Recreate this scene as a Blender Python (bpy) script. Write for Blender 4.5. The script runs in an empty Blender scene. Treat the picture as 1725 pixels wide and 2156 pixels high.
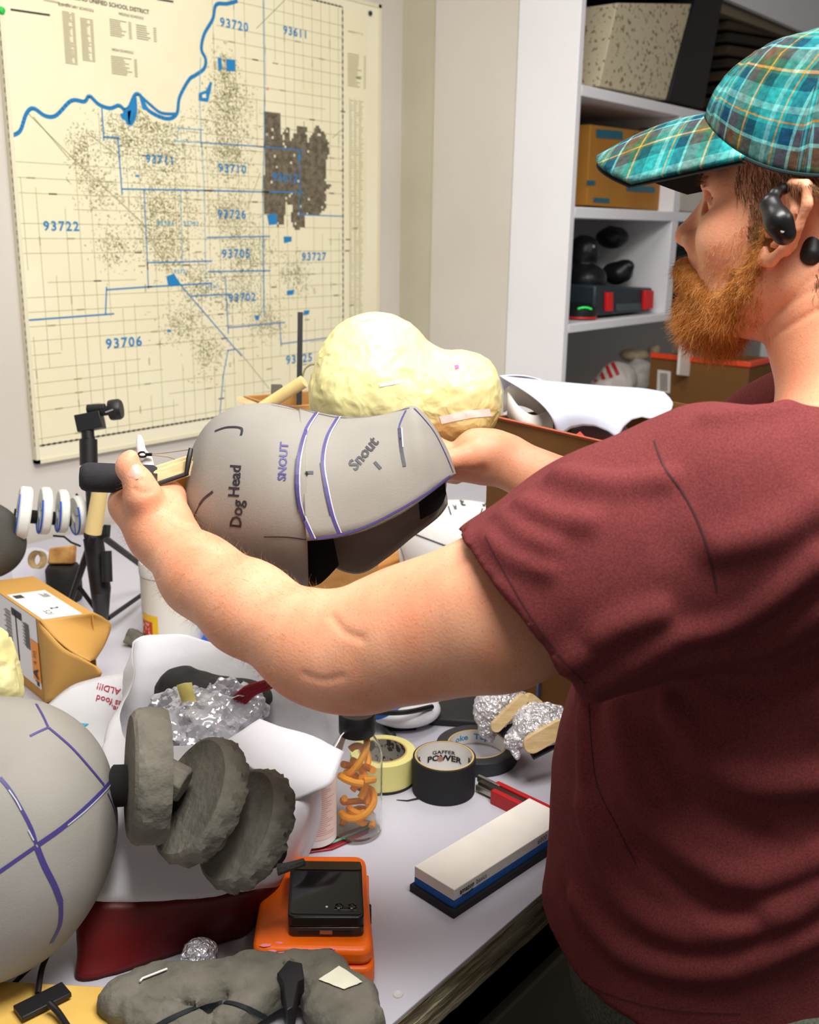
import bpy, bmesh, math, random
import numpy as np
from math import sin, cos, pi, radians, atan2, sqrt
from mathutils import Vector, Matrix
from mathutils.bvhtree import BVHTree
random.seed(7); RNG = np.random.default_rng(7)
S = bpy.context.scene; COL = S.collection

# ---------------------------------------------------------------- camera
F = 2157.; TH = radians(15.45); AZ = radians(39.5); RO = radians(-0.9)
C0 = np.array([0, 0, 1.62])
_fw0 = np.array([cos(AZ), sin(AZ), 0]); _rt = np.array([sin(AZ), -cos(AZ), 0]); _u0 = np.array([0, 0, 1.])
FW = _fw0*cos(TH)-_u0*sin(TH); _up = _fw0*sin(TH)+_u0*cos(TH)
RT = _rt*cos(RO)-_up*sin(RO); UP = _up*cos(RO)+_rt*sin(RO)
cam = bpy.data.cameras.new('camera'); camo = bpy.data.objects.new('camera', cam); COL.objects.link(camo)
camo.matrix_world = Matrix(((RT[0], UP[0], -FW[0], C0[0]), (RT[1], UP[1], -FW[1], C0[1]), (RT[2], UP[2], -FW[2], C0[2]), (0, 0, 0, 1)))
cam.sensor_fit = 'VERTICAL'; cam.sensor_height = 24; cam.lens = 24*F/2156.; cam.clip_start = .05
cam.dof.use_dof = True; cam.dof.focus_distance = 1.08; cam.dof.aperture_fstop = cam.lens/4.0
S.camera = camo

# ---------------------------------------------------------------- light
S.view_settings.view_transform = 'Standard'; S.view_settings.look = 'None'
S.view_settings.exposure = 0.0; S.view_settings.gamma = 1; S.view_settings.use_curve_mapping = False
W = bpy.data.worlds.new('world'); S.world = W; W.use_nodes = True
W.node_tree.nodes['Background'].inputs[0].default_value = (1.0, .97, .93, 1); W.node_tree.nodes['Background'].inputs[1].default_value = .22
def area(name, loc, size, power, col, target=None):
    l = bpy.data.lights.new(name, 'AREA'); l.shape = 'RECTANGLE'; l.size, l.size_y = size; l.energy = power; l.color = col
    o = bpy.data.objects.new(name, l); COL.objects.link(o); o.location = loc
    if target is not None: o.rotation_euler = (Vector(target)-Vector(loc)).to_track_quat('-Z', 'Y').to_euler()
    return o
area('ceiling_panel_lamp', (.55, .05, 2.66), (1.0, .5), 46, (1, .97, .93), (.75, .55, 1.0))
area('ceiling_panel_lamp', (1.5, -.75, 2.66), (1.1, .5), 14, (1, .96, .9), (1.0, .4, 1.2))
area('ceiling_panel_lamp', (1.25, 1.05, 2.66), (1.1, .5), 15, (1, .98, .95), (1.3, 1.4, .9))

# ---------------------------------------------------------------- projection helpers: a sight line of the photograph into the room
def ray(x, y): return FW+RT*(x-862.5)/F-UP*(y-1078)/F
def P(x, y, d): return C0+ray(x, y)*d
def PZ(x, y, z): r = ray(x, y); return C0+r*(z-C0[2])/r[2]
def PY(x, y, Y): r = ray(x, y); return C0+r*Y/r[1]
def PX(x, y, X): r = ray(x, y); return C0+r*X/r[0]
TZ = .92
def nrm(v): v = np.asarray(v, float); return v/np.linalg.norm(v)

# ---------------------------------------------------------------- materials
def lin(c):
    out = []
    for v in c:
        v = v/255.; out.append(v/12.92 if v <= .04045 else ((v+.055)/1.055)**2.4)
    return (out[0], out[1], out[2], 1)
MATS = {}
def mat(name, col, rough=.6, metal=0, col2=None, scale=30, detail=4, bump=0, bscale=None, spec=.5, trans=0, ior=1.45, alpha=1, sss=0, rampw=(.35, .65), coat=0, stretch=None, sheen=0):
    if name in MATS: return MATS[name]
    m = bpy.data.materials.new(name); m.use_nodes = True; nt = m.node_tree; b = nt.nodes['Principled BSDF']; MATS[name] = m
    b.inputs['Base Color'].default_value = lin(col); b.inputs['Roughness'].default_value = rough; b.inputs['Metallic'].default_value = metal
    b.inputs['Specular IOR Level'].default_value = spec; b.inputs['IOR'].default_value = ior
    b.inputs['Transmission Weight'].default_value = trans; b.inputs['Alpha'].default_value = alpha
    b.inputs['Coat Weight'].default_value = coat; b.inputs['Sheen Weight'].default_value = sheen
    if sss: b.inputs['Subsurface Weight'].default_value = sss; b.inputs['Subsurface Radius'].default_value = (.012, .004, .002); b.inputs['Subsurface Scale'].default_value = .6
    tc = nt.nodes.new('ShaderNodeTexCoord'); mp = nt.nodes.new('ShaderNodeMapping'); nt.links.new(tc.outputs['Object'], mp.inputs[0])
    if stretch: mp.inputs['Scale'].default_value = stretch
    if col2:
        n = nt.nodes.new('ShaderNodeTexNoise'); n.inputs['Scale'].default_value = scale; n.inputs['Detail'].default_value = detail
        r = nt.nodes.new('ShaderNodeValToRGB'); r.color_ramp.elements[0].position = rampw[0]; r.color_ramp.elements[1].position = rampw[1]
        r.color_ramp.elements[0].color = lin(col); r.color_ramp.elements[1].color = lin(col2)
        nt.links.new(mp.outputs[0], n.inputs['Vector']); nt.links.new(n.outputs[0], r.inputs[0]); nt.links.new(r.outputs[0], b.inputs['Base Color'])
    if bump:
        n2 = nt.nodes.new('ShaderNodeTexNoise'); n2.inputs['Scale'].default_value = bscale or scale; n2.inputs['Detail'].default_value = 3
        bp = nt.nodes.new('ShaderNodeBump'); bp.inputs['Strength'].default_value = min(1, bump); bp.inputs['Distance'].default_value = .004
        nt.links.new(mp.outputs[0], n2.inputs['Vector']); nt.links.new(n2.outputs[0], bp.inputs['Height']); nt.links.new(bp.outputs[0], b.inputs['Normal'])
    return m

# ---------------------------------------------------------------- object helpers
WL = {}
def tag(o, label=None, cat=None, group=None, kind=None):
    if label: o['label'] = label
    if cat: o['category'] = cat
    if group: o['group'] = group
    if kind: o['kind'] = kind
    return o
def thing(name, loc, label, cat, group=None):
    o = bpy.data.objects.new(name, None); COL.objects.link(o); o.empty_display_size = .02
    o.location = tuple(loc); WL[o.name] = np.array(loc, float); return tag(o, label, cat, group)
def emit(name, V, Fc, mats, parent=None, smooth=True, mi=None, angle=40, origin=None):
    """link one mesh object from world-space vertices"""
    V = np.asarray(V, float); me = bpy.data.meshes.new(name)
    if parent is not None: base = WL[parent.name]
    elif origin is not None: base = np.array(origin, float)
    else: lo, hi = V.min(0), V.max(0); base = np.array([(lo[0]+hi[0])/2, (lo[1]+hi[1])/2, lo[2]])
    org = base
    me.from_pydata((V-base).tolist(), [], [list(map(int, f)) for f in Fc]); me.update()
    if not isinstance(mats, (list, tuple)): mats = [mats]
    for m in mats: me.materials.append(m)
    if mi is not None: me.polygons.foreach_set('material_index', np.asarray(mi, dtype=np.int32))
    if smooth:
        me.polygons.foreach_set('use_smooth', [True]*len(me.polygons))
        if angle < 180: me.set_sharp_from_angle(angle=radians(angle))
    o = bpy.data.objects.new(name, me); COL.objects.link(o)
    if parent is not None: o.parent = parent; WL[o.name] = base
    else: o.location = tuple(base); WL[o.name] = base
    return o
def bevel(o, w=.002, seg=2):
    m = o.modifiers.new('bevel', 'BEVEL'); m.width = w; m.segments = seg; m.limit_method = 'ANGLE'; m.angle_limit = radians(35); return o
def solid(o, t, off=0):
    m = o.modifiers.new('solidify', 'SOLIDIFY'); m.thickness = t; m.offset = off; return o
def recalc(o):
    bm = bmesh.new(); bm.from_mesh(o.data); bmesh.ops.recalc_face_normals(bm, faces=bm.faces); bm.to_mesh(o.data); bm.free(); return o

class MB:
    def __init__(s): s.V = []; s.F = []; s.M = []
    def add(s, V, Fc, m=0):
        n = len(s.V); s.V += [tuple(v) for v in V]; s.F += [[i+n for i in f] for f in Fc]; s.M += [m]*len(Fc); return s
    def hexa(s, c, m=0):       # 8 corners: bottom 4 ccw, top 4 ccw
        return s.add(c, [(3, 2, 1, 0), (4, 5, 6, 7), (0, 1, 5, 4), (1, 2, 6, 5), (2, 3, 7, 6), (3, 0, 4, 7)], m)
    def box(s, lo, hi, m=0):
        x0, y0, z0 = lo; x1, y1, z1 = hi
        return s.hexa([(x0, y0, z0), (x1, y0, z0), (x1, y1, z0), (x0, y1, z0), (x0, y0, z1), (x1, y0, z1), (x1, y1, z1), (x0, y1, z1)], m)
    def obox(s, c, ax, ay, az, m=0):   # centre and three half-axis vectors
        c, ax, ay, az = map(np.asarray, (c, ax, ay, az))
        return s.hexa([c-ax-ay-az, c+ax-ay-az, c+ax+ay-az, c-ax+ay-az, c-ax-ay+az, c+ax-ay+az, c+ax+ay+az, c-ax+ay+az], m)
    def tube(s, pts, rad, n=12, m=0, cap=True):
        pts = [np.asarray(p, float) for p in pts]; k = len(pts)
        if not hasattr(rad, '__len__'): rad = [rad]*k
        V = []; up = None
        for i in range(k):
            t = nrm(pts[min(i+1, k-1)]-pts[max(i-1, 0)])
            if up is None: up = np.array([0, 0, 1.]) if abs(t[2]) < .9 else np.array([1., 0, 0])
            a = nrm(np.cross(t, up)); b = np.cross(a, t); up = b
            for j in range(n): q = 2*pi*j/n; V.append(pts[i]+rad[i]*(a*cos(q)+b*sin(q)))
        Fc = [(i*n+j, i*n+(j+1) % n, (i+1)*n+(j+1) % n, (i+1)*n+j) for i in range(k-1) for j in range(n)]
        if cap: Fc += [tuple(range(n-1, -1, -1)), tuple((k-1)*n+j for j in range(n))]
        return s.add(V, Fc, m)
    def lathe(s, c, ax, prof, n=48, m=0, a0=0, ms=None, rf=None, closed=False):  # prof: list of (r, h) along axis ax
        c = np.asarray(c, float); ax = nrm(ax); t = np.array([0, 0, 1.]) if abs(ax[2]) < .9 else np.array([1., 0, 0])
        a = nrm(np.cross(t, ax)); b = np.cross(ax, a); V = []
        for i, (r, h) in enumerate(prof):
            for j in range(n):
                q = 2*pi*j/n+a0; rr = r*(rf(i, q) if rf else 1); V.append(c+ax*h+rr*(a*cos(q)+b*sin(q)))
        k = len(prof); base = len(s.V); rng = range(k if closed else k-1)
        for i in rng:
            i2 = (i+1) % k
            mm = ms[i] if ms else m
            s.M += [mm]*n; s.F += [[base+i*n+j, base+i*n+(j+1) % n, base+i2*n+(j+1) % n, base+i2*n+j] for j in range(n)]
        s.V += [tuple(v) for v in V]; return s
    def grid(s, G, m=0, wrap=False, flip=False):   # G: rows x cols x 3
        G = np.asarray(G, float); r, c = G.shape[:2]; Fc = []
        for i in range(r-1):
            for j in range(c if wrap else c-1):
                q = (i*c+j, i*c+(j+1) % c, (i+1)*c+(j+1) % c, (i+1)*c+j); Fc.append(q[::-1] if flip else q)
        return s.add(G.reshape(-1, 3), Fc, m)
    def build(s, name, mats, parent=None, smooth=True, angle=40, fix=True, origin=None):
        o = emit(name, s.V, s.F, mats, parent, smooth, s.M, angle, origin)
        if fix:
            recalc(o)
            if smooth and angle < 180: o.data.set_sharp_from_angle(angle=radians(angle))
        return o
def spline(pts, n, closed=False):
    """Catmull-Rom through points (any dimension)"""
    p = np.asarray(pts, float); k = len(p); out = []
    segs = k if closed else k-1
    for q in np.linspace(0, segs, n, endpoint=not closed):
        i = min(int(q), segs-1); t = q-i
        g = (lambda j: p[j % k]) if closed else (lambda j: p[min(max(j, 0), k-1)])
        a, b, c, d = g(i-1), g(i), g(i+1), g(i+2)
        out.append(.5*((2*b)+(-a+c)*t+(2*a-5*b+4*c-d)*t*t+(-a+3*b-3*c+d)*t**3))
    return np.array(out)
def text_geo(txt, size=1, bold=0, sp=1):
    cu = bpy.data.curves.new('t', 'FONT'); cu.body = txt; cu.size = size; cu.align_x = 'CENTER'; cu.align_y = 'CENTER'; cu.resolution_u = 2; cu.offset = bold; cu.space_character = sp
    o = bpy.data.objects.new('t', cu); COL.objects.link(o); dg = bpy.context.evaluated_depsgraph_get()
    me = bpy.data.meshes.new_from_object(o.evaluated_get(dg)); V = [tuple(v.co) for v in me.vertices]; Fc = [tuple(p.vertices) for p in me.polygons]
    bpy.data.objects.remove(o); bpy.data.curves.remove(cu); bpy.data.meshes.remove(me); return V, Fc
def put_text(mb, txt, size, o, xd, yd, m=0, bold=0, fn=None, sx=1, sp=1):
    V, Fc = text_geo(txt, size, bold, sp); o, xd, yd = np.asarray(o), nrm(xd), nrm(yd)
    if fn: mb.add([fn(v[0]*sx, v[1]) for v in V], Fc, m)
    else: mb.add([o+xd*v[0]*sx+yd*v[1] for v in V], Fc, m)

# ---------------------------------------------------------------- implicit surfaces
class SDF:
    def __init__(s): s.pr = []; s.mod = None
    def rc(s, a, b, ra, rb=None, k=.01, op='+', flat=None):
        rb = ra if rb is None else rb; a = np.asarray(a, float); b = np.asarray(b, float)
        s.pr.append(('rc', (a, b, ra, rb), k, op, (a+b)/2, np.linalg.norm(b-a)/2+max(ra, rb))); return s
    def chain(s, pts, rad, k=.01):
        for i in range(len(pts)-1): s.rc(pts[i], pts[i+1], rad[i], rad[i+1], k)
        return s
    def el(s, c, r, axes=None, k=.01, op='+'):
        A = np.eye(3) if axes is None else np.array([nrm(q) for q in axes]); r = np.asarray(r, float)
        s.pr.append(('el', (np.asarray(c, float), r, A), k, op, np.asarray(c, float), r.max())); return s
    def bx(s, c, r, axes=None, rnd=.003, k=.005, op='+'):
        A = np.eye(3) if axes is None else np.array([nrm(q) for q in axes]); r = np.asarray(r, float)
        s.pr.append(('bx', (np.asarray(c, float), r, A, rnd), k, op, np.asarray(c, float), np.linalg.norm(r))); return s
    @staticmethod
    def pd(t, a, p):
        if t == 'rc':
            A, B, ra, rb = a; ba = B-A; pa = p-A; L = float(ba@ba)+1e-12; h = np.clip(pa@ba/L, 0, 1)
            return np.linalg.norm(pa-h[:, None]*ba, axis=1)-(ra+(rb-ra)*h)
        if t == 'el':
            c, r, A = a; q = (p-c)@A.T; k0 = np.linalg.norm(q/r, axis=1); k1 = np.linalg.norm(q/(r*r), axis=1)+1e-9
            return np.where(k0 < .02, -r.min(), k0*(k0-1)/k1)
        c, r, A, rnd = a; q = np.abs((p-c)@A.T)-(r-rnd)
        return np.linalg.norm(np.maximum(q, 0), axis=1)+np.minimum(q.max(1), 0)-rnd
    def __call__(s, p, cull=None):
        d = np.full(len(p), .5)
        for t, a, k, op, c, R in s.pr:
            if cull is not None and np.linalg.norm(c-cull[0])-R-cull[1] > .07: continue
            e = s.pd(t, a, p)
            if op == '+':
                h = np.maximum(k-np.abs(d-e), 0)/k; d = np.minimum(d, e)-h*h*k*.25
            else:
                e = -e; h = np.maximum(k-np.abs(d-e), 0)/k; d = np.maximum(d, e)+h*h*k*.25
        if s.mod: d = s.mod(p, d)
        return d
def isosurf(f, lo, hi, h):
    """sparse surface nets: vertices, quads"""
    lo = np.asarray(lo, float); n = np.ceil((np.asarray(hi)-lo)/h/8).astype(int); B = 8
    bi = np.stack(np.meshgrid(*[np.arange(q) for q in n], indexing='ij'), -1).reshape(-1, 3)
    cen = lo+(bi*B+B/2)*h; d = np.concatenate([f(c) for c in np.array_split(cen, max(1, len(cen)//200000))])
    bi = bi[np.abs(d) < B*h*1.25+.012]
    N = n*B+1; off = np.stack(np.meshgrid(*[np.arange(9)]*3, indexing='ij'), -1).reshape(-1, 3)
    ck = np.array([[0, 0, 0], [1, 0, 0], [0, 1, 0], [1, 1, 0], [0, 0, 1], [1, 0, 1], [0, 1, 1], [1, 1, 1]])
    E = [(0, 1), (2, 3), (4, 5), (6, 7), (0, 2), (1, 3), (4, 6), (5, 7), (0, 4), (1, 5), (2, 6), (3, 7)]
    keys = []; pos = []; quads = []
    def key(c): return (c[:, 0]*N[1]+c[:, 1])*N[2]+c[:, 2]
    for b in bi:
        pts = lo+(b*B+off)*h; cc = lo+(b*B+4)*h
        v = (f(pts, (cc, 7*h)) if isinstance(f, SDF) else f(pts)).reshape(9, 9, 9); s = v < 0
        if s.all() or not s.any(): continue
        cs = np.stack([s[c[0]:c[0]+8, c[1]:c[1]+8, c[2]:c[2]+8] for c in ck], -1); act = cs.any(-1) & ~cs.all(-1)
        ci = np.argwhere(act)
        if len(ci):
            cv = np.stack([v[ci[:, 0]+c[0], ci[:, 1]+c[1], ci[:, 2]+c[2]] for c in ck], 1)
            acc = np.zeros((len(ci), 3)); cnt = np.zeros(len(ci))
            for a, e in E:
                va, vb = cv[:, a], cv[:, e]; m = (va < 0) != (vb < 0); t = np.where(m, va/(va-vb+1e-20), 0)
                acc += m[:, None]*(ck[a]+t[:, None]*(ck[e]-ck[a])); cnt += m
            g = ci+b*B; keys.append(key(g)); pos.append(lo+(g+acc/cnt[:, None])*h)
        for ax in range(3):
            sl = [slice(0, 8)]*3; s2 = [slice(0, 8)]*3; s2[ax] = slice(1, 9)
            x = s[tuple(sl)] != s[tuple(s2)]; e = np.argwhere(x)
            if not len(e): continue
            inside = s[e[:, 0], e[:, 1], e[:, 2]]; g = e+b*B; a1, a2 = (ax+1) % 3, (ax+2) % 3
            u = np.zeros(3, int); w = np.zeros(3, int); u[a1] = 1; w[a2] = 1
            q = np.stack([key(g-u-w), key(g-w), key(g), key(g-u)], 1); q[~inside] = q[~inside][:, ::-1]; quads.append(q)
    K = np.concatenate(keys); Pp = np.concatenate(pos); o = np.argsort(K); K = K[o]; Pp = Pp[o]; Q = np.concatenate(quads)
    ix = np.searchsorted(K, Q); ix[ix >= len(K)] = 0; ok = (K[ix] == Q).all(1); return Pp, ix[ok]
def relax(V, Q, it=1, lam=.5):
    for _ in range(it):
        acc = np.zeros_like(V); cnt = np.zeros(len(V))
        for a in range(4):
            b = (a+1) % 4
            np.add.at(acc, Q[:, a], V[Q[:, b]]); np.add.at(cnt, Q[:, a], 1); np.add.at(acc, Q[:, b], V[Q[:, a]]); np.add.at(cnt, Q[:, b], 1)
        V = V+lam*(acc/np.maximum(cnt, 1)[:, None]-V)
    return V
def vnoise(p, scale, seed=0):
    """smooth value noise, -1..1"""
    q = p*scale; i = np.floor(q).astype(np.int64); f = q-i; f = f*f*(3-2*f); r = 0
    for dx in (0, 1):
        for dy in (0, 1):
            for dz in (0, 1):
                hsh = ((i[:, 0]+dx)*73856093) ^ ((i[:, 1]+dy)*19349663) ^ ((i[:, 2]+dz)*83492791) ^ (seed*2654435761)
                hsh = (hsh ^ (hsh >> 13))*1274126177 & 0xffffffff; val = (hsh ^ (hsh >> 16)) % 65536/32768.-1
                r = r+val*(f[:, 0] if dx else 1-f[:, 0])*(f[:, 1] if dy else 1-f[:, 1])*(f[:, 2] if dz else 1-f[:, 2])
    return r
def bvh_of(V, Fc): return BVHTree.FromPolygons([Vector(v) for v in V], [tuple(map(int, f)) for f in Fc])
def on_surface(bvh, x, y, lift=.0006):
    r = nrm(ray(x, y)); h = bvh.ray_cast(Vector(C0), Vector(r))
    if h[0] is None: return None
    n = np.array(h[1]); n = n if n@r < 0 else -n
    return np.array(h[0])+n*lift, n
def strokes(mb, bvh, pls, w=.0008, m=0, step=4, lift=.0006):
    """marker lines laid on a surface: pls = polylines seen in the photograph"""
    for pl in pls:
        ww = w
        if isinstance(pl, tuple) and not hasattr(pl[0], '__len__'): pass
        pl = np.asarray(pl, float); L = np.linalg.norm(np.diff(pl, axis=0), axis=1).sum(); q = spline(pl, max(2, int(L/step))) if len(pl) > 2 else np.array([pl[0]+(pl[1]-pl[0])*t for t in np.linspace(0, 1, max(2, int(L/step)))])
        run = []
        for x, y in q:
            h = on_surface(bvh, x, y, lift)
            if h is None or (run and np.linalg.norm(h[0]-run[-1][0]) > .02):
                if len(run) > 1: _rib(mb, run, ww, m)
                run = []
                if h is None: continue
            run.append(h)
        if len(run) > 1: _rib(mb, run, ww, m)
def _rib(mb, run, w, m):
    V = []; k = len(run)
    for i, (p, n) in enumerate(run):
        t = nrm(run[min(i+1, k-1)][0]-run[max(i-1, 0)][0]+1e-9); s = nrm(np.cross(t, n)); V += [p-s*w/2, p+s*w/2]
    mb.add(V, [(2*i, 2*i+1, 2*i+3, 2*i+2) for i in range(k-1)], m)
def strands(name, roots, dirs, length, rad, mats, parent, seg=4, curl=.3, grav=0, rng=RNG):
    """fine hairs as thin three-sided tapering blades, one mesh"""
    n = len(roots); V = np.zeros((n, seg+1, 3, 3)); p = roots.copy(); d = dirs/np.linalg.norm(dirs, axis=1, keepdims=True)
    L = length*rng.uniform(.6, 1.2, n); ph = rng.normal(0, 1, (n, 3)); bend = rng.normal(0, curl, (n, 3))
    for s in range(seg+1):
        r = rad*(1-s/seg*.85); a = np.cross(d, ph); a /= np.linalg.norm(a, axis=1, keepdims=True)+1e-9; b = np.cross(d, a)
        for j in range(3): q = 2*pi*j/3; V[:, s, j] = p+r*(a*cos(q)+b*sin(q))
        d = d+bend/seg+np.array([0, 0, -grav/seg]); d /= np.linalg.norm(d, axis=1, keepdims=True); p = p+d*(L/seg)[:, None]
    base = np.arange(n)[:, None, None]*(seg+1)*3; Fc = []
    for s in range(seg):
        for j in range(3):
            j2 = (j+1) % 3; Fc.append(np.stack([base[:, 0, 0]+s*3+j, base[:, 0, 0]+s*3+j2, base[:, 0, 0]+s*3+3+j2, base[:, 0, 0]+s*3+3+j], 1))
    Fc = np.concatenate(Fc); mats = mats if isinstance(mats, list) else [mats]
    mi = (Fc[:, 0]//((seg+1)*3)) % len(mats)
    return emit(name, V.reshape(-1, 3), Fc, mats, parent, True, mi, 180)
# ================================================================ the room
YW = 2.10; XC = 2.475; YF = 1.497
wallm = mat('painted_wall', (214, 208, 200), .75, col2=(207, 200, 190), scale=2.2, bump=.15, bscale=160)
trimw = mat('white_painted_wood', (234, 234, 238), .5, col2=(231, 230, 234), scale=4, bump=.06, bscale=60)
def struct(name, mb, m, **k): o = mb.build(name, m, **k); o['kind'] = 'structure'; return o
struct('floor', MB().box((-2.5, -2.5, -.05), (5.5, 2.2, 0)), mat('floor_vinyl', (70, 66, 60), .5, col2=(58, 54, 50), scale=6))
struct('ceiling', MB().box((-2.5, -2.5, 2.75), (5.5, 2.2, 2.8)), mat('ceiling_paint', (225, 222, 215), .9))
struct('wall_left', MB().box((-2.5, YW, 0), (XC+.05, YW+.1, 2.75)), wallm)
# end wall, with a darker strip set slightly back in the corner
struct('wall_end', MB().box((XC, 1.690, 0), (XC+.10, 1.972, 2.75)), wallm)
struct('trim_1', MB().box((XC+.006, 1.972, 0), (XC+.1, YW, 2.75)), mat('corner_strip', (190, 184, 160), .8, col2=(200, 194, 172), scale=3))
c_ = MB(); c_.box((XC-.002, YF, 0), (XC+.022, 1.688, 2.75)); bevel(struct('trim_2', c_, trimw), .002)
# built-in shelving: its carcass is a fixed part of the room, each board a piece
XB = 5.2; YB = 1.98
struct('wall_back', MB().box((XC+.1, YB, 0), (XB, YB+.05, 2.75)), mat('shelf_back_paint', (176, 172, 166), .8))
MB_COUNTER = 1
cab = thing('built_in_shelving', (XC+.9, YF, 0), 'white built-in shelving with open cubbies full of boxes, right of the bare end wall', 'shelving')
for z0, z1 in ((1.963, 1.990), (1.655, 1.684), (1.347, 1.371), (.985, 1.012)):
    bevel(MB().box((XC+.022, YF, z0), (XB, YB, z1)).build('shelf', trimw, cab), .002)
for x0, z0, z1 in ((3.085, 1.371, 1.655), (3.085, 1.684, 1.963), (3.72, 1.371, 1.655), (3.72, 1.684, 1.963)):
    bevel(MB().box((x0, YF, z0), (x0+.045, YB, z1)).build('divider', trimw, cab), .002)
bevel(MB().box((2.97, 1.14, .985), (XB, YF-.001, 1.012)).build('counter', trimw, cab), .002)
bevel(MB().box((XC+.022, YF, 2.33), (XB, YF+.02, 2.75)).build('top_rail', trimw, cab), .002)
MB().box((XC+.022, YF+.02, 2.36), (XB, YB, 2.38)).build('top_panel', mat('dark_board', (60, 56, 50), .8), cab)

# ================================================================ the wall map
mp = thing('wall_map', (1.78, YW-.014, 1.10), 'large cream city map with a blue river, mounted on the left wall', 'map')
cream = mat('map_board', (240, 234, 208), .35, col2=(236, 228, 198), scale=3)
bo = bevel(MB().box((1.206, YW-.014, 1.098), (2.366, YW-.001, 2.222)).build('board', cream, mp), .003)
YM = YW-.0152
def M_(x, y): q = PY(x, y, YM); return q[0], q[2]
ink = mat('map_black_ink', (52, 50, 40), .6); olive = mat('map_olive_ink', (152, 146, 104), .6); blue = mat('map_blue_ink', (32, 128, 186), .5)
lblue = mat('map_pale_blue_ink', (110, 168, 196), .6); pink = mat('map_pink_ink', (228, 150, 140), .6); brown = mat('map_built_up_brown', (122, 112, 92), .6, col2=(92, 82, 66), scale=60, rampw=(.4, .6))
gold = mat('map_pale_green_tint', (228, 228, 180), .6); paper = mat('map_paper', (239, 232, 200), .32, col2=(235, 226, 190), scale=4)
mm = MB(); L0 = [0]
def quad2(pts, m, dy=0): mm.add([(p[0], YM-dy, p[1]) for p in pts], [tuple(range(len(pts)))], m)
def line2(a, b, w, m, dy=.0001):
    a = np.array(a); b = np.array(b); d = b-a; L = np.linalg.norm(d)
    if L < 1e-6: return
    n = np.array([-d[1], d[0]])/L*w/2; quad2([a-n, b-n, b+n, a+n], m, dy)
def pline(px_, w, m, dy=.0001, sm=True, world=False):
    q = np.array(px_ if world else [M_(*p) for p in px_])
    if sm and len(q) > 2: q = spline(q, len(q)*5)
    for i in range(len(q)-1): line2(q[i], q[i+1]+(q[i+1]-q[i])*.12, w, m, dy)
mm_mats = [ink, olive, blue, lblue, pink, brown, gold, paper, mat('map_brown_ink', (104, 96, 66), .6)]
a, b = M_(5, 60), M_(722, 22)
X0, Z0 = M_(75, 940); X1 = M_(722, 300)[0]; Z1 = 2.195
quad2([(X0, Z0), (X1+.10, Z0), (X1+.10, Z1), (X0, Z1)], 7, 0)
rr = random.Random(3)
# neat line, dashed
for fx, z0, z1 in ((X0, Z0, Z1), (X1, Z0, Z1)):
    line2((fx, z0), (fx, z1), .0022, 0)
    n = 60
    for i in range(n): line2((fx, z0+(z1-z0)*i/n), (fx, z0+(z1-z0)*(i+.55)/n), .005, 0, .0002)
for fz in (Z0, Z1):
    line2((X0, fz), (X1, fz), .0022, 0)
    for i in range(70): line2((X0+(X1-X0)*i/70, fz), (X0+(X1-X0)*(i+.55)/70, fz), .0045, 0, .0002)
# street grid below the river
riv = [(22, 286), (42, 276), (55, 240), (70, 228), (95, 244), (118, 243), (150, 212), (178, 214), (188, 202), (208, 220), (232, 228), (250, 222), (262, 232)]
riv2 = [(262, 232), (272, 226), (284, 200), (296, 202), (312, 232), (350, 250), (372, 240), (378, 205), (398, 168), (412, 158), (430, 144), (433, 124), (424, 104), (430, 72), (448, 40), (455, 10), (478, 8), (500, 2)]
def below_river(x, z):
    xs = [M_(*p) for p in riv+riv2[:-4]]
    if x > xs[-1][0]: return True
    for i in range(len(xs)-1):
        if xs[i][0] <= x <= xs[i+1][0]: return z < min(xs[i][1], xs[i+1][1])-.01
    return z < xs[0][1]
NX = 30
for i in range(NX):
    x = X0+(X1-X0)*(i+.5)/NX; z = Z0
    while z < Z1:
        L = rr.uniform(.05, .22)
        if rr.random() < .8 and below_river(x, z+L): line2((x, z), (x, min(z+L, Z1)), .0011, 1)
        if rr.random() < .22 and below_river(x, z+L): line2((x, z+L*.4), (x, z+L*.4+.018), .0026, 1, .0002)
        z += L
for i in range(34):
    z = Z0+(Z1-Z0)*(i+.5)/34; x = X0
    while x < X1:
        L = rr.uniform(.05, .26)
        if rr.random() < .8 and below_river(x, z+.02): line2((x, z), (min(x+L, X1), z), .0011, 1)
        if rr.random() < .4 and below_river(x, z+.02): line2((x+L*.5, z), (x+L*.5+.02, z), .003, 1 if rr.random() < .6 else 0, .0002)
        x += L
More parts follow.
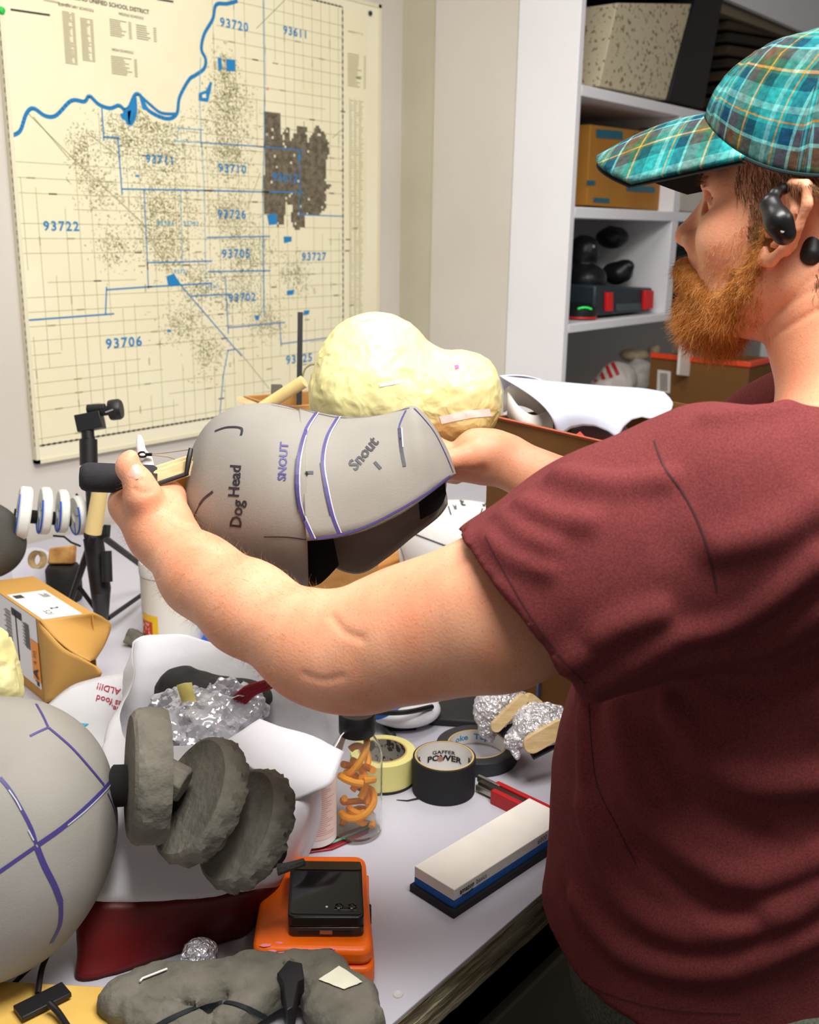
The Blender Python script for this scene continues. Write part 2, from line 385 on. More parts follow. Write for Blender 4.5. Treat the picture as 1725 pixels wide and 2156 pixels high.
# built-up streets: clusters of tiny blocks
hubs = [((300, 250), .11, .05, 500), ((250, 300), .06, .05, 260), ((470, 140), .035, .04, 130), ((480, 190), .05, .06, 320), ((340, 320), .10, .08, 800), ((480, 250), .08, .07, 500), ((170, 320), .035, .05, 200), ((480, 330), .07, .06, 450), ((340, 440), .09, .07, 600),
        ((210, 400), .05, .05, 220), ((480, 450), .08, .06, 480), ((240, 520), .05, .05, 200), ((350, 520), .07, .06, 420), ((520, 540), .09, .07, 560), ((420, 600), .07, .06, 360), ((380, 680), .06, .05, 260), ((440, 740), .05, .06, 260), ((560, 680), .07, .05, 260), ((620, 580), .06, .05, 260), ((500, 620), .08, .05, 300)]
for (c, sx, sz, n) in hubs:
    cx, cz = M_(*c)
    for _ in range(int(n*1.5)):
        x = rr.gauss(cx, sx*.55); z = rr.gauss(cz, sz*.55)
        if not (X0 < x < X1-.06 and Z0+.01 < z < Z1) or not below_river(x, z): continue
        l = rr.uniform(.002, .007); w = rr.uniform(.0008, .0016)
        if rr.random() < .5: line2((x, z), (x+l, z), w, 1, .00015)
        else: line2((x, z), (x, z+l), w, 1, .00015)
        if rr.random() < .2: line2((x, z), (x+l, z+l*rr.uniform(-1, 1)), w*1.6, 1, .00016)
# the big brown district
bp_ = [(557, 236), (590, 240), (590, 290), (607, 262), (612, 296), (628, 264), (645, 268), (648, 300), (668, 262), (690, 290), (695, 318), (688, 335), (688, 385), (700, 392), (688, 400), (686, 440), (668, 455), (645, 450), (640, 480), (622, 484), (612, 462), (618, 432), (602, 432), (598, 472), (585, 476), (582, 452), (556, 452), (556, 380)]
bq = [M_(*p) for p in bp_]
def inpoly(x, z, pl):
    c = False
    for i in range(len(pl)):
        (x1, z1), (x2, z2) = pl[i], pl[i-1]
        if (z1 > z) != (z2 > z) and x < (x2-x1)*(z-z1)/(z2-z1)+x1: c = not c
    return c
bx0, bx1 = min(p[0] for p in bq), max(p[0] for p in bq); bz0, bz1 = min(p[1] for p in bq), max(p[1] for p in bq)
st = .0065; i = 0
zz = bz0
while zz < bz1:
    xx = bx0
    while xx < bx1:
        if inpoly(xx+st/2, zz+st/2, bq) and rr.random() < .97:
            quad2([(xx, zz), (xx+st*1.02, zz), (xx+st*1.02, zz+st*1.02), (xx, zz+st*1.02)], 5, .0003)
            if rr.random() < .25: line2((xx, zz), (xx+st, zz+st*rr.random()), .0009, 1 if rr.random() < .6 else 0, .0004)
        xx += st
    zz += st
# river, ponds
pline(riv, .0085, 2, .0004); pline(riv2, .0088, 2, .0004); pline([(296, 202), (318, 222), (340, 238), (372, 240)], .007, 2, .0005); pline([(262, 232), (272, 262), (284, 240), (284, 205)], .010, 2, .0005)
def poly(pts, m, dy=.0006): quad2([M_(*p) for p in pts], m, dy)
poly([(292, 200), (302, 214), (318, 236), (300, 230)], 2); poly([(268, 232), (282, 205), (286, 230), (270, 262)], 2); poly([(252, 240), (276, 232), (272, 258), (256, 250)], 2)
for pl in ([(476, 124), (495, 126), (495, 150), (477, 150)], [(418, 196), (434, 190), (442, 172), (447, 174), (438, 215), (418, 212)], [(562, 452), (582, 450), (584, 472), (566, 474)], [(597, 498), (614, 498), (614, 508), (598, 512)], [(350, 582), (366, 576), (382, 600), (354, 602)], [(604, 612), (620, 610), (618, 620), (604, 622)], [(640, 654), (652, 653), (650, 662), (638, 664)], [(536, 664), (545, 664), (545, 674), (538, 674)], [(627, 326), (633, 326), (633, 336), (627, 336)], [(458, 120), (466, 122), (468, 146), (460, 150)], [(286, 368), (294, 369), (292, 373), (284, 372)], [(352, 694), (360, 694), (360, 699), (352, 699)]): poly(pl, 2)
poly([(425, 200), (433, 197), (434, 206), (426, 206)], 7, .0008)
# blue boundaries
for pl, w in (([(554, 0), (557, 200), (556, 300), (553, 400), (556, 640)], .0024), ([(376, 270), (422, 273), (422, 300), (372, 297), (376, 270)], .002), ([(422, 120), (420, 200), (424, 300), (430, 400), (433, 590)], .0018), ([(214, 225), (218, 288), (248, 290), (256, 398), (430, 401), (553, 404), (630, 405)], .0032), ([(424, 300), (540, 308), (630, 316), (632, 420), (630, 452), (712, 455)], .0026),
              ([(303, 400), (310, 550), (312, 602)], .0026), ([(380, 402), (384, 550)], .002), ([(310, 553), (433, 550)], .003), ([(60, 674), (222, 662), (224, 610), (310, 604), (433, 597)], .0034), ([(435, 500), (555, 498)], .003), ([(437, 572), (556, 570)], .003), ([(380, 600), (496, 735), (480, 738), (470, 790), (462, 880)], .0028), ([(404, 623), (474, 620)], .003), ([(474, 580), (480, 690), (588, 680), (592, 724), (700, 710)], .0028), ([(553, 498), (555, 640), (548, 660)], .002)):
    pline(pl, w, 2 if w > .0023 else 3, .0007, False)
for pl in ([(60, 240), (150, 330), (300, 470), (380, 600)], [(500, 735), (560, 810)], [(70, 246), (140, 328)], [(290, 470), (350, 560)], [(250, 330), (190, 285)], [(540, 60), (600, 0)], [(700, 290), (722, 272)], [(520, 440), (545, 372)]): pline(pl, .0018, 1, .0003, False)
for t, x, y, h in (('93720', 493, 53, 24), ('93611', 622, 69, 22), ('93711', 337, 337, 22), ('93710', 489, 356, 23), ('93612', 600, 375, 22), ('93722', 129, 477, 25), ('93726', 488, 452, 23), ('93705', 497, 535, 23), ('93727', 661, 541, 21), ('93706', 261, 722, 26), ('93702', 510, 627, 22), ('93725', 630, 756, 22), ('93704', 348, 471, 13), ('93703', 402, 471, 12), ('93721', 381, 572, 11), ('93701', 450, 604, 9)):
    o = M_(x, y); hz = abs(M_(x, y+h)[1]-o[1]); put_text(mm, t, hz*1.12, (o[0], YM-.001, o[1]), (1, 0, 0), (0, 0, 1), 2 if h > 15 else 3, bold=hz*.022, sx=1.1, sp=1.18)
# legends, tables and margin columns
def rows(x0, y0, x1, y1, n, m=0, fill=.8):
    a = M_(x0, y0); b = M_(x1, y1)
    for i in range(n):
        z = a[1]+(b[1]-a[1])*(i+.5)/n; x = a[0]
        L = (b[0]-a[0])*rr.uniform(.6, 1)*fill; line2((x, z), (x+L, z), abs(b[1]-a[1])/n*.34, m, .0006); line2((b[0]-.008, z), (b[0], z), abs(b[1]-a[1])/n*.34, m, .0006)
for r_ in ((130, 22, 164, 138, 30), (168, 36, 201, 132, 26), (230, 38, 278, 84, 9), (286, 50, 330, 90, 7), (233, 116, 290, 164, 10), (92, 2, 146, 8, 2)): rows(*r_, m=8)
for i in range(3):
    a = M_(730, 200); line2((a[0]+.012+i*.02, M_(730, 205)[1]), (a[0]+.012+i*.02, Z0+.02), .0014, 1, .0004)
    z = M_(730, 205)[1]
    for j in range(150):
        z -= .0062; line2((a[0]+.014+i*.02, z), (a[0]+.014+i*.02+rr.uniform(.005, .015), z), .0016, 1, .0004)
rows(732, 110, 770, 188, 16, 1); rows(733, 64, 764, 74, 2, 0)
put_text(mm, 'FRESNO UNIFIED SCHOOL DISTRICT', .0125, (M_(232, 8)[0], YM-.001, M_(232, 10)[1]), (1, 0, 0), (0, 0, 1), 0, .0002)
for t, x, y in (('ELEMENTARY SCHOOLS', 160, 16), ('MIDDLE SCHOOLS', 276, 34), ('HIGH SCHOOLS', 258, 108)): put_text(mm, t, .008, (M_(x, y)[0], YM-.001, M_(x, y)[1]), (1, 0, 0), (0, 0, 1), 0)
line2(M_(22, 20), M_(105, 32), .004, 0, .0005); line2(M_(330, -2), M_(365, 4), .004, 0, .0005)
poly([(560, 184), (566, 184), (566, 190), (560, 190)], 4)
mm.build('printed_sheet', mm_mats, mp, smooth=False, fix=False)
fr = MB(); e = .009
for lo, hi in (((1.203, 1.095), (1.203+e, 2.225)), ((2.366-e, 1.095), (2.369, 2.225)), ((1.203, 1.095), (2.369, 1.095+e)), ((1.203, 2.225-e), (2.369, 2.225))): fr.box((lo[0], YW-.017, lo[1]), (hi[0], YW-.001, hi[1]))
fr.build('edge_strip', mat('map_frame_edge', (226, 219, 190), .5), mp)
q = PY(780, 28, YM-.002); MB().lathe(q, (0, -1, 0), [(0, .004), (.006, .003), (.007, 0)], 16).build('pin', mat('dark_pin', (40, 45, 40), .4), mp)
q = PY(3, 22, YM-.002); MB().lathe(q, (0, -1, 0), [(0, .006), (.006, .005), (.008, 0)], 16).build('pin', mat('green_pin', (30, 190, 70), .4), mp)

# ================================================================ worktable
tb = thing('worktable', (.9, 1.25, 0), 'large white-topped plywood worktable with a raw layered front edge, covered in craft clutter', 'table')
lam = mat('white_laminate', (196, 195, 206), .38, col2=(186, 184, 196), scale=3.2, detail=6, bump=.03, bscale=200)
ply = mat('raw_plywood_edge', (176, 166, 138), .85, col2=(112, 98, 72), scale=34, detail=6, bump=.8, bscale=70, stretch=(.35, 1, 3.2), rampw=(.38, .62))
YE = .50
t_ = MB(); t_.box((-.75, YE+.001, TZ-.004), (XC-.03, YW-.03, TZ)); bevel(t_.build('laminate_top', lam, tb), .0008)
t_ = MB()
for k, (z0, z1, dy) in enumerate(((-.0125, -.004, .0), (-.021, -.0125, .0015), (-.029, -.021, -.0005), (-.037, -.029, .002), (-.046, -.037, .0))):
    n = 260; xs = np.linspace(-.75, XC-.03, n); g0 = []; 
    for z in (z0, z1): g0.append([(x, YE+dy+.0011*vnoise(np.array([[x, z, k]]), 90, k)[0], TZ+z) for x in xs])
    V = np.array(g0); t_.grid(V); t_.add([(xs[0], YE+dy, TZ+z1), (xs[-1], YE+dy, TZ+z1), (xs[-1], YE+.02, TZ+z1), (xs[0], YE+.02, TZ+z1)], [(0, 1, 2, 3)])
t_.box((-.75, YE+.006, TZ-.046), (XC-.03, YW-.03, TZ-.0041)); t_.build('plywood_core', ply, tb, fix=False)
for x in (-.6, 2.3):
    for y in (.75, 1.95): bevel(MB().box((x, y, 0), (x+.07, y+.07, TZ-.046)).build('leg', mat('dark_timber', (70, 60, 48), .8, col2=(50, 42, 34), scale=20), tb), .003)
q = PZ(838, 2094, TZ); MB().lathe(q, (0, 0, 1), [(.0, .0002), (.003, .0003), (.0046, .0009), (.005, .0002)], 20).build('screw', mat('painted_screw', (205, 203, 205), .4), tb)
# plain dark bins under the table
for x0, y0, w, h, cl, lb in ((1.0, .75, .5, .42, (64, 58, 48), 'dark grey storage bin on the floor under the table edge'), (.5, .8, .42, .5, (84, 78, 44), 'olive storage bin in the shadow under the table')):
    b_ = MB(); b_.hexa([(x0+.02, y0+.02, .0), (x0+w-.02, y0+.02, 0), (x0+w-.02, y0+.36, 0), (x0+.02, y0+.36, 0), (x0, y0, h), (x0+w, y0, h), (x0+w, y0+.38, h), (x0, y0+.38, h)])
    b_.box((x0-.012, y0-.012, h-.03), (x0+w+.012, y0+.392, h)); o = b_.build('storage_bin', mat('bin_'+str(cl[0]), cl, .6)); bevel(o, .006); tag(o, lb, 'storage bin')
# ================================================================ the person
fa = radians(97); f_ = np.array([cos(fa), sin(fa), 0]); r_ = np.array([sin(fa), -cos(fa), 0]); u_ = np.array([0, 0, 1.])
H = np.array([.985, .345, 1.628])                      # between the ears
pit = radians(-3); hf = f_*cos(pit)-u_*sin(pit); hu = f_*sin(pit)+u_*cos(pit); HA = (hf, r_, hu)
def h_(x, s, z): return H+hf*x+r_*s+hu*z               # head coordinates: forward, to his right, up (metres)
def el3(c, a, b, d): return h_(*c), (a, b, d), HA
# torso
ta = radians(103); tf = np.array([cos(ta), sin(ta), 0]); tr = np.array([sin(ta), -cos(ta), 0]); TAx = (tf, tr, u_)
TC = np.array([.93, .255, 0])
def t_(x, s, z): return TC+tf*x+tr*s+u_*z
lsh = P(1480, 1110, .80); rsh = t_(.07, .185, 1.405)
lel = P(730, 1375, .878); lwr = P(345, 1105, 1.03)
rwr = P(1075, 975, 1.235); rel = P(1330, 1115, 1.18)
B = SDF()
# trunk
for z, a, b, k, x in ((1.36, .115, .185, .05, 0), (1.25, .125, .175, .05, .02), (1.10, .13, .16, .05, .05), (.97, .11, .14, .05, .03)): B.el(t_(x, 0, z), (a, b, .12), TAx, k)
B.rc(t_(0, -.14, 1.41), t_(0, .14, 1.41), .058, k=.05)
# legs and feet
for s in (-1, 1):
    B.chain([t_(0.03, s*.08, .90), t_(.01, s*.10, .50), t_(-.01, s*.10, .09)], [.075, .055, .042], .03)
    B.rc(t_(-.03, s*.10, .055), t_(.15, s*.115, .04), .045, .035, .03)
# neck
B.rc(t_(-.02, 0, 1.42), h_(-.022, 0, -.045), .067, .062, .04)
B.rc(t_(-.075, 0, 1.42), h_(-.05, 0, -.02), .05, .055, .04)
# skull, face
B.el(*el3((-.018, 0, .045), .098, .076, .088), k=.02)
B.el(*el3((.035, 0, -.005), .062, .062, .085), k=.025)
B.el(*el3((.040, 0, -.062), .050, .052, .045), k=.02)           # jaw
B.rc(h_(.076, -.012, -.088), h_(.076, .012, -.088), .017, k=.018)  # chin
B.rc(h_(.0, -.055, -.045), h_(.06, -.03, -.085), .018, .017, .02)   # jaw edge
B.rc(h_(.0, .055, -.045), h_(.06, .03, -.085), .018, .017, .02)
B.rc(h_(.078, -.030, .034), h_(.078, .030, .034), .014, k=.014)     # brow
for s in (-1, 1):
    B.rc(h_(.078, s*.022, .040), h_(.066, s*.045, .032), .012, .011, .012)
    B.el(h_(.060, s*.044, -.016), (.024, .018, .022), HA, k=.02)    # cheekbone
    B.el(h_(.080, s*.031, .016), (.014, .017, .011), HA, k=.006, op='-')   # eye socket
    B.el(h_(.0705, s*.031, .0145), (.0125, .0135, .0125), HA, k=.003)     # eyeball under lid
    B.rc(h_(.082, s*.018, .018), h_(.078, s*.044, .0165), .0032, k=.004)   # lid
# nose
B.rc(h_(.084, 0, .026), h_(.109, 0, -.013), .0070, .0100, .010)
B.el(h_(.111, 0, -.0165), (.0105, .0095, .0095), HA, k=.006)
for s in (-1, 1):
    B.el(h_(.097, s*.0135, -.021), (.0125, .0070, .0090), HA, k=.005)
    B.rc(h_(.102, s*.0065, -.030), h_(.099, s*.0065, -.024), .0035, .003, .002, '-')
B.rc(h_(.090, 0, -.028), h_(.088, 0, -.050), .015, .016, .012)
B.rc(h_(.097, -.014, -.057), h_(.097, .014, -.057), .006, k=.004)    # lips
B.rc(h_(.095, -.012, -.068), h_(.095, .012, -.068), .0065, k=.004)
# ears
for s in (-1, 1):
    ex = nrm(hf*.35+r_*s*.95)
    c = h_(.004, s*.074, .000); ax1 = nrm(hf*.80-r_*s*.52); ax2 = nrm(np.cross(ax1, hu)); rot = lambda x, z, o=0: c+ax1*x+nrm(hu-ax1*.22)*z-ax2*(o if s < 0 else -o)*1.0
    # helix rim as a loop of small capsules
    rim = [(.012, .012), (.010, .026), (-.002, .035), (-.017, .033), (-.025, .018), (-.023, -.002), (-.014, -.020), (-.004, -.031), (.005, -.031), (.009, -.022)]
    rr_ = [.0035, .0042, .0046, .0046, .0045, .0040, .0038, .0055, .0058, .0035]
    outw = r_*s
    B.chain([rot(x, z)+outw*(.006 if x > 0 else .010) for x, z in rim], rr_, .003)
    B.el(rot(-.008, .004)+outw*.001, (.017, .0035, .030), (ax1, ax2, nrm(hu-ax1*.22)), k=.004)   # shell
    B.chain([rot(-.002, .026)+outw*.005, rot(-.013, .012)+outw*.008, rot(-.012, -.008)+outw*.008, rot(.0, -.018)+outw*.007], [.003, .0038, .0038, .003], .003)
    B.rc(rot(.011, .0)+outw*.004, rot(.010, -.008)+outw*.004, .0048, k=.004)
# left arm (nearer the camera)
B.chain([t_(.03, -.13, 1.40), lsh, P(1040, 1290, .835), P(880, 1330, .86), P(800, 1352, .87), lel], [.060, .062, .059, .0520, .0450, .039], .03)
B.rc(P(700, 1418, .870), P(760, 1412, .868), .020, .024, .03)       # elbow point
B.chain([lel, P(655, 1360, .895), P(522, 1280, .94), P(425, 1214, .98), P(345, 1134, 1.03)], [.042, .0405, .0380, .0335, .0295], .03)
# right arm
B.chain([t_(.0, .13, 1.40), rsh, rel], [.06, .058, .045], .03)
B.chain([rel, rel+(rwr-rel)*.4, rwr], [.045, .043, .030], .02)
# ---- left hand: back of the hand towards us, thumb lying up over the foam grip
def hp(x, y, d): return P(x, y, d)
B.rc(hp(350, 1128, 1.03), hp(312, 1076, 1.045), .0285, .0265, .02)
B.rc(hp(325, 1110, 1.04), hp(283, 1060, 1.052), .026, .022, .018)   # index side of the palm
B.rc(hp(350, 1095, 1.05), hp(345, 1055, 1.065), .0245, .022, .014)
B.rc(hp(270, 1062, 1.052), hp(350, 1050, 1.075), .0185, .019, .012)  # knuckle row
# thumb: leaves the side of the palm
B.chain([hp(315, 1085, 1.025), hp(300, 1042, 1.012), hp(291, 1012, 1.008), hp(270, 982, 1.006)], [.0225, .0175, .0125, .0108], .008)
B.el(hp(268, 977, 1.004), (.0115, .0088, .0125), (RT, FW, nrm(UP-RT*.4)), k=.005)
fing = [([(262, 1062, 1.050), (256, 1052, 1.080), (285, 1040, 1.105), (318, 1044, 1.100)], [.0115, .0105, .0095, .0085]),
        ([(292, 1058, 1.060), (292, 1046, 1.094), (326, 1046, 1.122), (356, 1052, 1.110)], [.0118, .0108, .0098, .0086]),
        ([(322, 1060, 1.068), (332, 1054, 1.100), (362, 1062, 1.124), (380, 1075, 1.108)], [.0112, .0102, .0092, .0082]),
        ([(348, 1074, 1.064), (366, 1076, 1.094), (384, 1090, 1.110), (396, 1108, 1.092)], [.0104, .0092, .0084, .0076])]
for pts, rad in fing: B.chain([hp(*q) for q in pts], rad, .003)
# ---- right hand under the taped head
B.rc(hp(1060, 968, 1.235), hp(1008, 952, 1.232), .029, .027, .015)
B.rc(hp(1035, 948, 1.225), hp(1000, 945, 1.232), .024, .020, .014)
B.rc(hp(1010, 975, 1.24), hp(950, 975, 1.236), .026, .021, .015)
B.chain([hp(1015, 955, 1.215), hp(985, 962, 1.198), hp(952, 968, 1.192), hp(925, 965, 1.19)], [.019, .0145, .0118, .0105], .006)
for pts in ([(955, 955, 1.232), (915, 935, 1.232), (880, 915, 1.240)], [(950, 972, 1.240), (905, 955, 1.245), (868, 934, 1.255)], [(950, 988, 1.246), (905, 975, 1.258), (870, 955, 1.27)], [(960, 1000, 1.248), (922, 995, 1.262), (892, 978, 1.278)]):
    B.chain([hp(*q) for q in pts], [.0115, .0105, .0088], .003)
skin = mat('skin', (236, 174, 138), .5, col2=(226, 150, 114), scale=22, detail=5, bump=.12, bscale=420, sss=.06, rampw=(.3, .7))
def freckles(m):
    nt = m.node_tree; b = nt.nodes['Principled BSDF']; src = b.inputs['Base Color'].links[0].from_socket
    tc = [n for n in nt.nodes if n.type == 'TEX_COORD'][0]
    v = nt.nodes.new('ShaderNodeTexNoise'); v.inputs['Scale'].default_value = 720; v.inputs['Detail'].default_value = 1
    r = nt.nodes.new('ShaderNodeValToRGB'); r.color_ramp.elements[0].position = .66; r.color_ramp.elements[1].position = .74
    mx = nt.nodes.new('ShaderNodeMix'); mx.data_type = 'RGBA'; mx.inputs['B'].default_value = lin((200, 104, 70))
    r.color_ramp.elements[1].color = (.75, .75, .75, 1)
    nt.links.new(tc.outputs['Object'], v.inputs['Vector']); nt.links.new(v.outputs[0], r.inputs[0]); nt.links.new(r.outputs[0], mx.inputs['Factor']); nt.links.new(src, mx.inputs['A']); nt.links.new(mx.outputs['Result'], b.inputs['Base Color'])
freckles(skin)
bV, bQ = isosurf(B, (.35, -.05, -.01), (1.35, 1.02, 1.80), .0026)
bV = relax(bV, bQ, 1, .4)
def crease(V, Q, lines, sgn=-1):
    b = bvh_of(V, Q); V = V.copy()
    for pts, amp, w in lines:
        h = [on_surface(b, *q, 0) for q in spline(np.array(pts, float), 24)]; h = [q for q in h if q]
        if len(h) < 2: continue
        pp_ = np.array([q[0] for q in h]); nn_ = np.array([q[1] for q in h]); m = np.where(((V > pp_.min(0)-3*w) & (V < pp_.max(0)+3*w)).all(1))[0]
        if not len(m): continue
        D_ = np.linalg.norm(V[m][:, None]-pp_[None], axis=2); j = D_.argmin(1); V[m] += sgn*(amp*np.exp(-(D_.min(1)/w)**2))[:, None]*nn_[j]
    return V
bV = crease(bV, bQ, [([(1578, 755), (1640, 700), (1725, 650)], .0022, .0032), ([(1590, 700), (1650, 650), (1725, 600)], .0022, .0032), ([(1640, 655), (1690, 605), (1725, 575)], .0018, .003), ([(700, 1300), (725, 1330), (760, 1345)], .0014, .004), ([(640, 1420), (680, 1432), (720, 1425)], .0012, .003), ([(282, 1030), (300, 1038), (318, 1036)], .0010, .002), ([(284, 1012), (300, 1010)], .0008, .0016)])
person = thing('person', t_(0, 0, 0), 'bearded person in plaid cap and maroon t-shirt, looking at the heads in both hands', 'person')
emit('body', bV, bQ, skin, person, angle=180)
bBVH = bvh_of(bV, bQ)
# thumb nail
nl = MB()
def nail(cpx, w, l, dirpx, d0=0):
    h = on_surface(bBVH, *cpx, .0004)
    if h is None: return
    p, n = h; t = nrm(RT*dirpx[0]-UP*dirpx[1]); t = nrm(t-n*(t@n)); s = np.cross(n, t); G = []
    for i in range(7):
        a = -1+2*i/6; row = []
        for j in range(7):
            b = -1+2*j/6; rr2 = sqrt(max(0, 1-(abs(a)**3)*.8)); row.append(p+t*a*l+s*b*w*rr2-n*(b*b*w*.35+ (a*a*l*.10))+n*.0006)
        G.append(row)
    nl.grid(G)
nail((283, 992), .0070, .0085, (-.35, -1))
nl.build('thumbnail', mat('nail', (236, 176, 158), .25), person)

# ---------------------------------------------------------------- t-shirt
T = SDF()
lm = lsh+(lel-lsh)*.5
for z, a, b, x in ((1.375, .122, .195, 0), (1.27, .155, .19, .03), (1.14, .178, .185, .066), (1.04, .180, .184, .068), (.92, .184, .187, .076)): T.el(t_(x, 0, z), (a, b, .16), TAx, .06)
T.rc(t_(.0, -.13, 1.418), t_(.0, .13, 1.418), .066, k=.05)
T.rc(t_(-.02, 0, 1.42), t_(-.02, 0, 1.47), .082, .075, .04)
sdir = nrm(lel-lsh); hemc = P(1095, 1290, .825)
TA = SDF(); TA.chain([t_(.0, -.13, 1.41), lsh-sdir*.01, lsh+(hemc-lsh)*.5, hemc], [.076, .083, .086, .083], .04)
rhem = rsh+(rel-rsh)*.62
T.chain([t_(0, .13, 1.40), rsh, rhem], [.07, .072, .07], .04)
# folds: ridge lines running over the cloth
FR = []
def fold(pts, amp, w): FR.append((pts, amp, w))
fold([(1300, 1480, .82), (1330, 1640, .80), (1410, 1760, .79), (1560, 1850, .78), (1725, 1800, .78)], .011, .012)
fold([(1420, 1500, .80), (1500, 1600, .79), (1600, 1650, .78), (1725, 1640, .78)], .010, .014)
fold([(1240, 1700, .84), (1310, 1880, .82), (1450, 1960, .80), (1640, 1920, .79), (1725, 1870, .79)], .012, .014)
fold([(1220, 1900, .85), (1330, 2010, .83), (1520, 2040, .81), (1725, 1960, .80)], .009, .013)
fold([(1230, 1500, .84), (1235, 1650, .83), (1260, 1800, .83)], .006, .010)
fold([(1480, 1330, .77), (1580, 1290, .76), (1725, 1180, .76)], .009, .010)
fold([(1470, 1380, .78), (1600, 1360, .77), (1725, 1290, .77)], .008, .011)
fold([(1500, 1440, .79), (1620, 1450, .78), (1725, 1400, .78)], -.006, .012)
fold([(1520, 1150, .75), (1620, 1120, .76), (1725, 1060, .77)], .004, .014)
fold([(1350, 1790, .82), (1480, 1900, .80), (1600, 1930, .79)], -.008, .012)
fold([(1380, 1560, .80), (1470, 1700, .79), (1600, 1760, .78)], -.007, .012)
fold([(1060, 1090, .86), (1110, 1130, .83), (1160, 1150, .81)], .006, .008)
fold([(1030, 1130, .86), (1080, 1175, .83), (1150, 1200, .81)], .005, .008)
fold([(1100, 1060, .86), (1170, 1090, .83), (1240, 1100, .81)], .005, .009)
fold([(1180, 1000, .86), (1290, 1020, .83), (1400, 1010, .81)], .006, .010)
fold([(1200, 1400, .79), (1280, 1330, .76), (1380, 1290, .75)], .005, .012)
fold([(1230, 1450, .80), (1330, 1400, .78), (1430, 1340, .77)], .007, .012)
fold([(1500, 880, .85), (1600, 870, .82), (1725, 850, .82)], .004, .010)
hemz = .930
hn = nrm(sdir*.93-UP*.05+RT*.0)
neck_c = h_(-.03, 0, -.075)
# sleeve hem plane through three seen points
hp1, hp2, hp3 = P(1000, 1145, .875), P(1250, 1465, .835), P(1120, 1320, .760)
sn = nrm(np.cross(hp2-hp1, hp3-hp1)); sn = sn if sn@sdir > 0 else -sn; sc = (hp1+hp2)/2
rn = nrm(rel-rsh)
ncp = t_(.025, 0, 1.463); ncn = nrm(tf*.62+u_*.78)
def tmod(p, d):
    near = np.abs(d) < .05
    if near.any():
        q = p[near]; a = np.zeros(len(q))
        for L, amp, w in FR:
            lo = L.min(0)-3*w; hi = L.max(0)+3*w; m = ((q > lo) & (q < hi)).all(1)
            if not m.any(): continue
            s = q[m]; best = np.full(len(s), 9.)
            for i in range(len(L)-1):
                ba = L[i+1]-L[i]; pa = s-L[i]; hh = np.clip(pa@ba/(ba@ba), 0, 1)
                # distance measured across the line of the fold, ignoring depth into the body
                v = pa-hh[:, None]*ba; best = np.minimum(best, np.linalg.norm(v, axis=1))
            a[m] += amp*np.exp(-(best/w)**2)
        a += .0035*vnoise(q*np.array([1, 1, .6]), 14, 3)+.0014*vnoise(q, 38, 5)
        d = d.copy(); d[near] -= a
    # hollow of the sleeve and the body below the hem
    er = (p-rsh)@rn-np.linalg.norm(rhem-rsh); near_r = np.linalg.norm(p-rhem, axis=1) < .14
    d = np.where(near_r, np.maximum(d, er), d)
    d = np.maximum(d, hemz-.012+.12*((p-TC)@tf)-p[:, 2])
    dn = (p-ncp)@ncn; nn = np.linalg.norm(p-t_(-.02, 0, 1.47), axis=1) < .16
    d = np.where(nn, np.maximum(d, dn), d)
    return d
T.mod = tmod
# cavities so that the openings read as cloth edges
class Shirt(SDF):
    def __call__(s, p, cull=None):
        d = SDF.__call__(s, p, None)
        e = TA(p); e = np.maximum(e, (p-sc)@sn); e = np.maximum(e, -SDF.pd('rc', (hemc-sdir*.030, hemc+sdir*.12, .0775, .082), p))
        h = np.maximum(.045-np.abs(d-e), 0)/.045; d = np.minimum(d, e)-h*h*.045*.25
        d = tmod(p, d)
        v = SDF.pd('rc', (t_(-.02, 0, 1.44), t_(-.0, 0, 1.54), .0695, .078), p); d = np.maximum(d, -v)
        v = SDF.pd('el', (t_(.074, 0, .82), np.array([.174, .178, .12]), np.array(TAx)), p); d = np.maximum(d, -v)
        return d
Sh = Shirt(); Sh.pr = T.pr
_FR = FR; FR = []; cV, cQ = isosurf(Sh, (.40, -.06, .90), (1.42, .75, 1.53), .010); cb = bvh_of(cV, cQ)
for pts, amp, w in _FR:
    L = [on_surface(cb, *q, 0) for q in spline(np.array(pts, float)[:, :2], 11)]; L = [q[0] for q in L if q]; amp *= 2.3; w *= .85
    if len(L) > 2: FR.append((np.array(L), amp, w))
tV, tQ = isosurf(Sh, (.40, -.06, .86), (1.42, .75, 1.53), .0036)
tV = relax(tV, tQ, 2, .5)
maroon = mat('maroon_jersey', (120, 58, 58), .95, col2=(98, 45, 46), scale=700, detail=3, bump=.25, bscale=1200, spec=.1)
shirt = emit('t_shirt', tV, tQ, maroon, person, angle=180); tBVH = bvh_of(tV, tQ)
# stitched seams
for nm, L, w in (('shoulder_seam', [(1378, 928), (1400, 985), (1440, 1040), (1475, 1110), (1500, 1190), (1510, 1245)], .0014), ('sleeve_stitching', [(1022, 1128), (1060, 1200), (1110, 1285), (1170, 1370), (1235, 1440)], .0009), ('hem_stitching', [(1178, 2030), (1260, 2085), (1400, 2125), (1560, 2135)], .0009), ('side_seam', [(1240, 1480), (1255, 1640), (1300, 1740), (1340, 1820)], .0009), ('collar_seam', [(1570, 800), (1640, 775), (1725, 762)], .0010)):
    sm = MB(); strokes(sm, tBVH, [L], w, 0, 5, .0006)
    if sm.F: sm.build(nm, mat('seam_thread', (62, 28, 32), .9), shirt, fix=False)

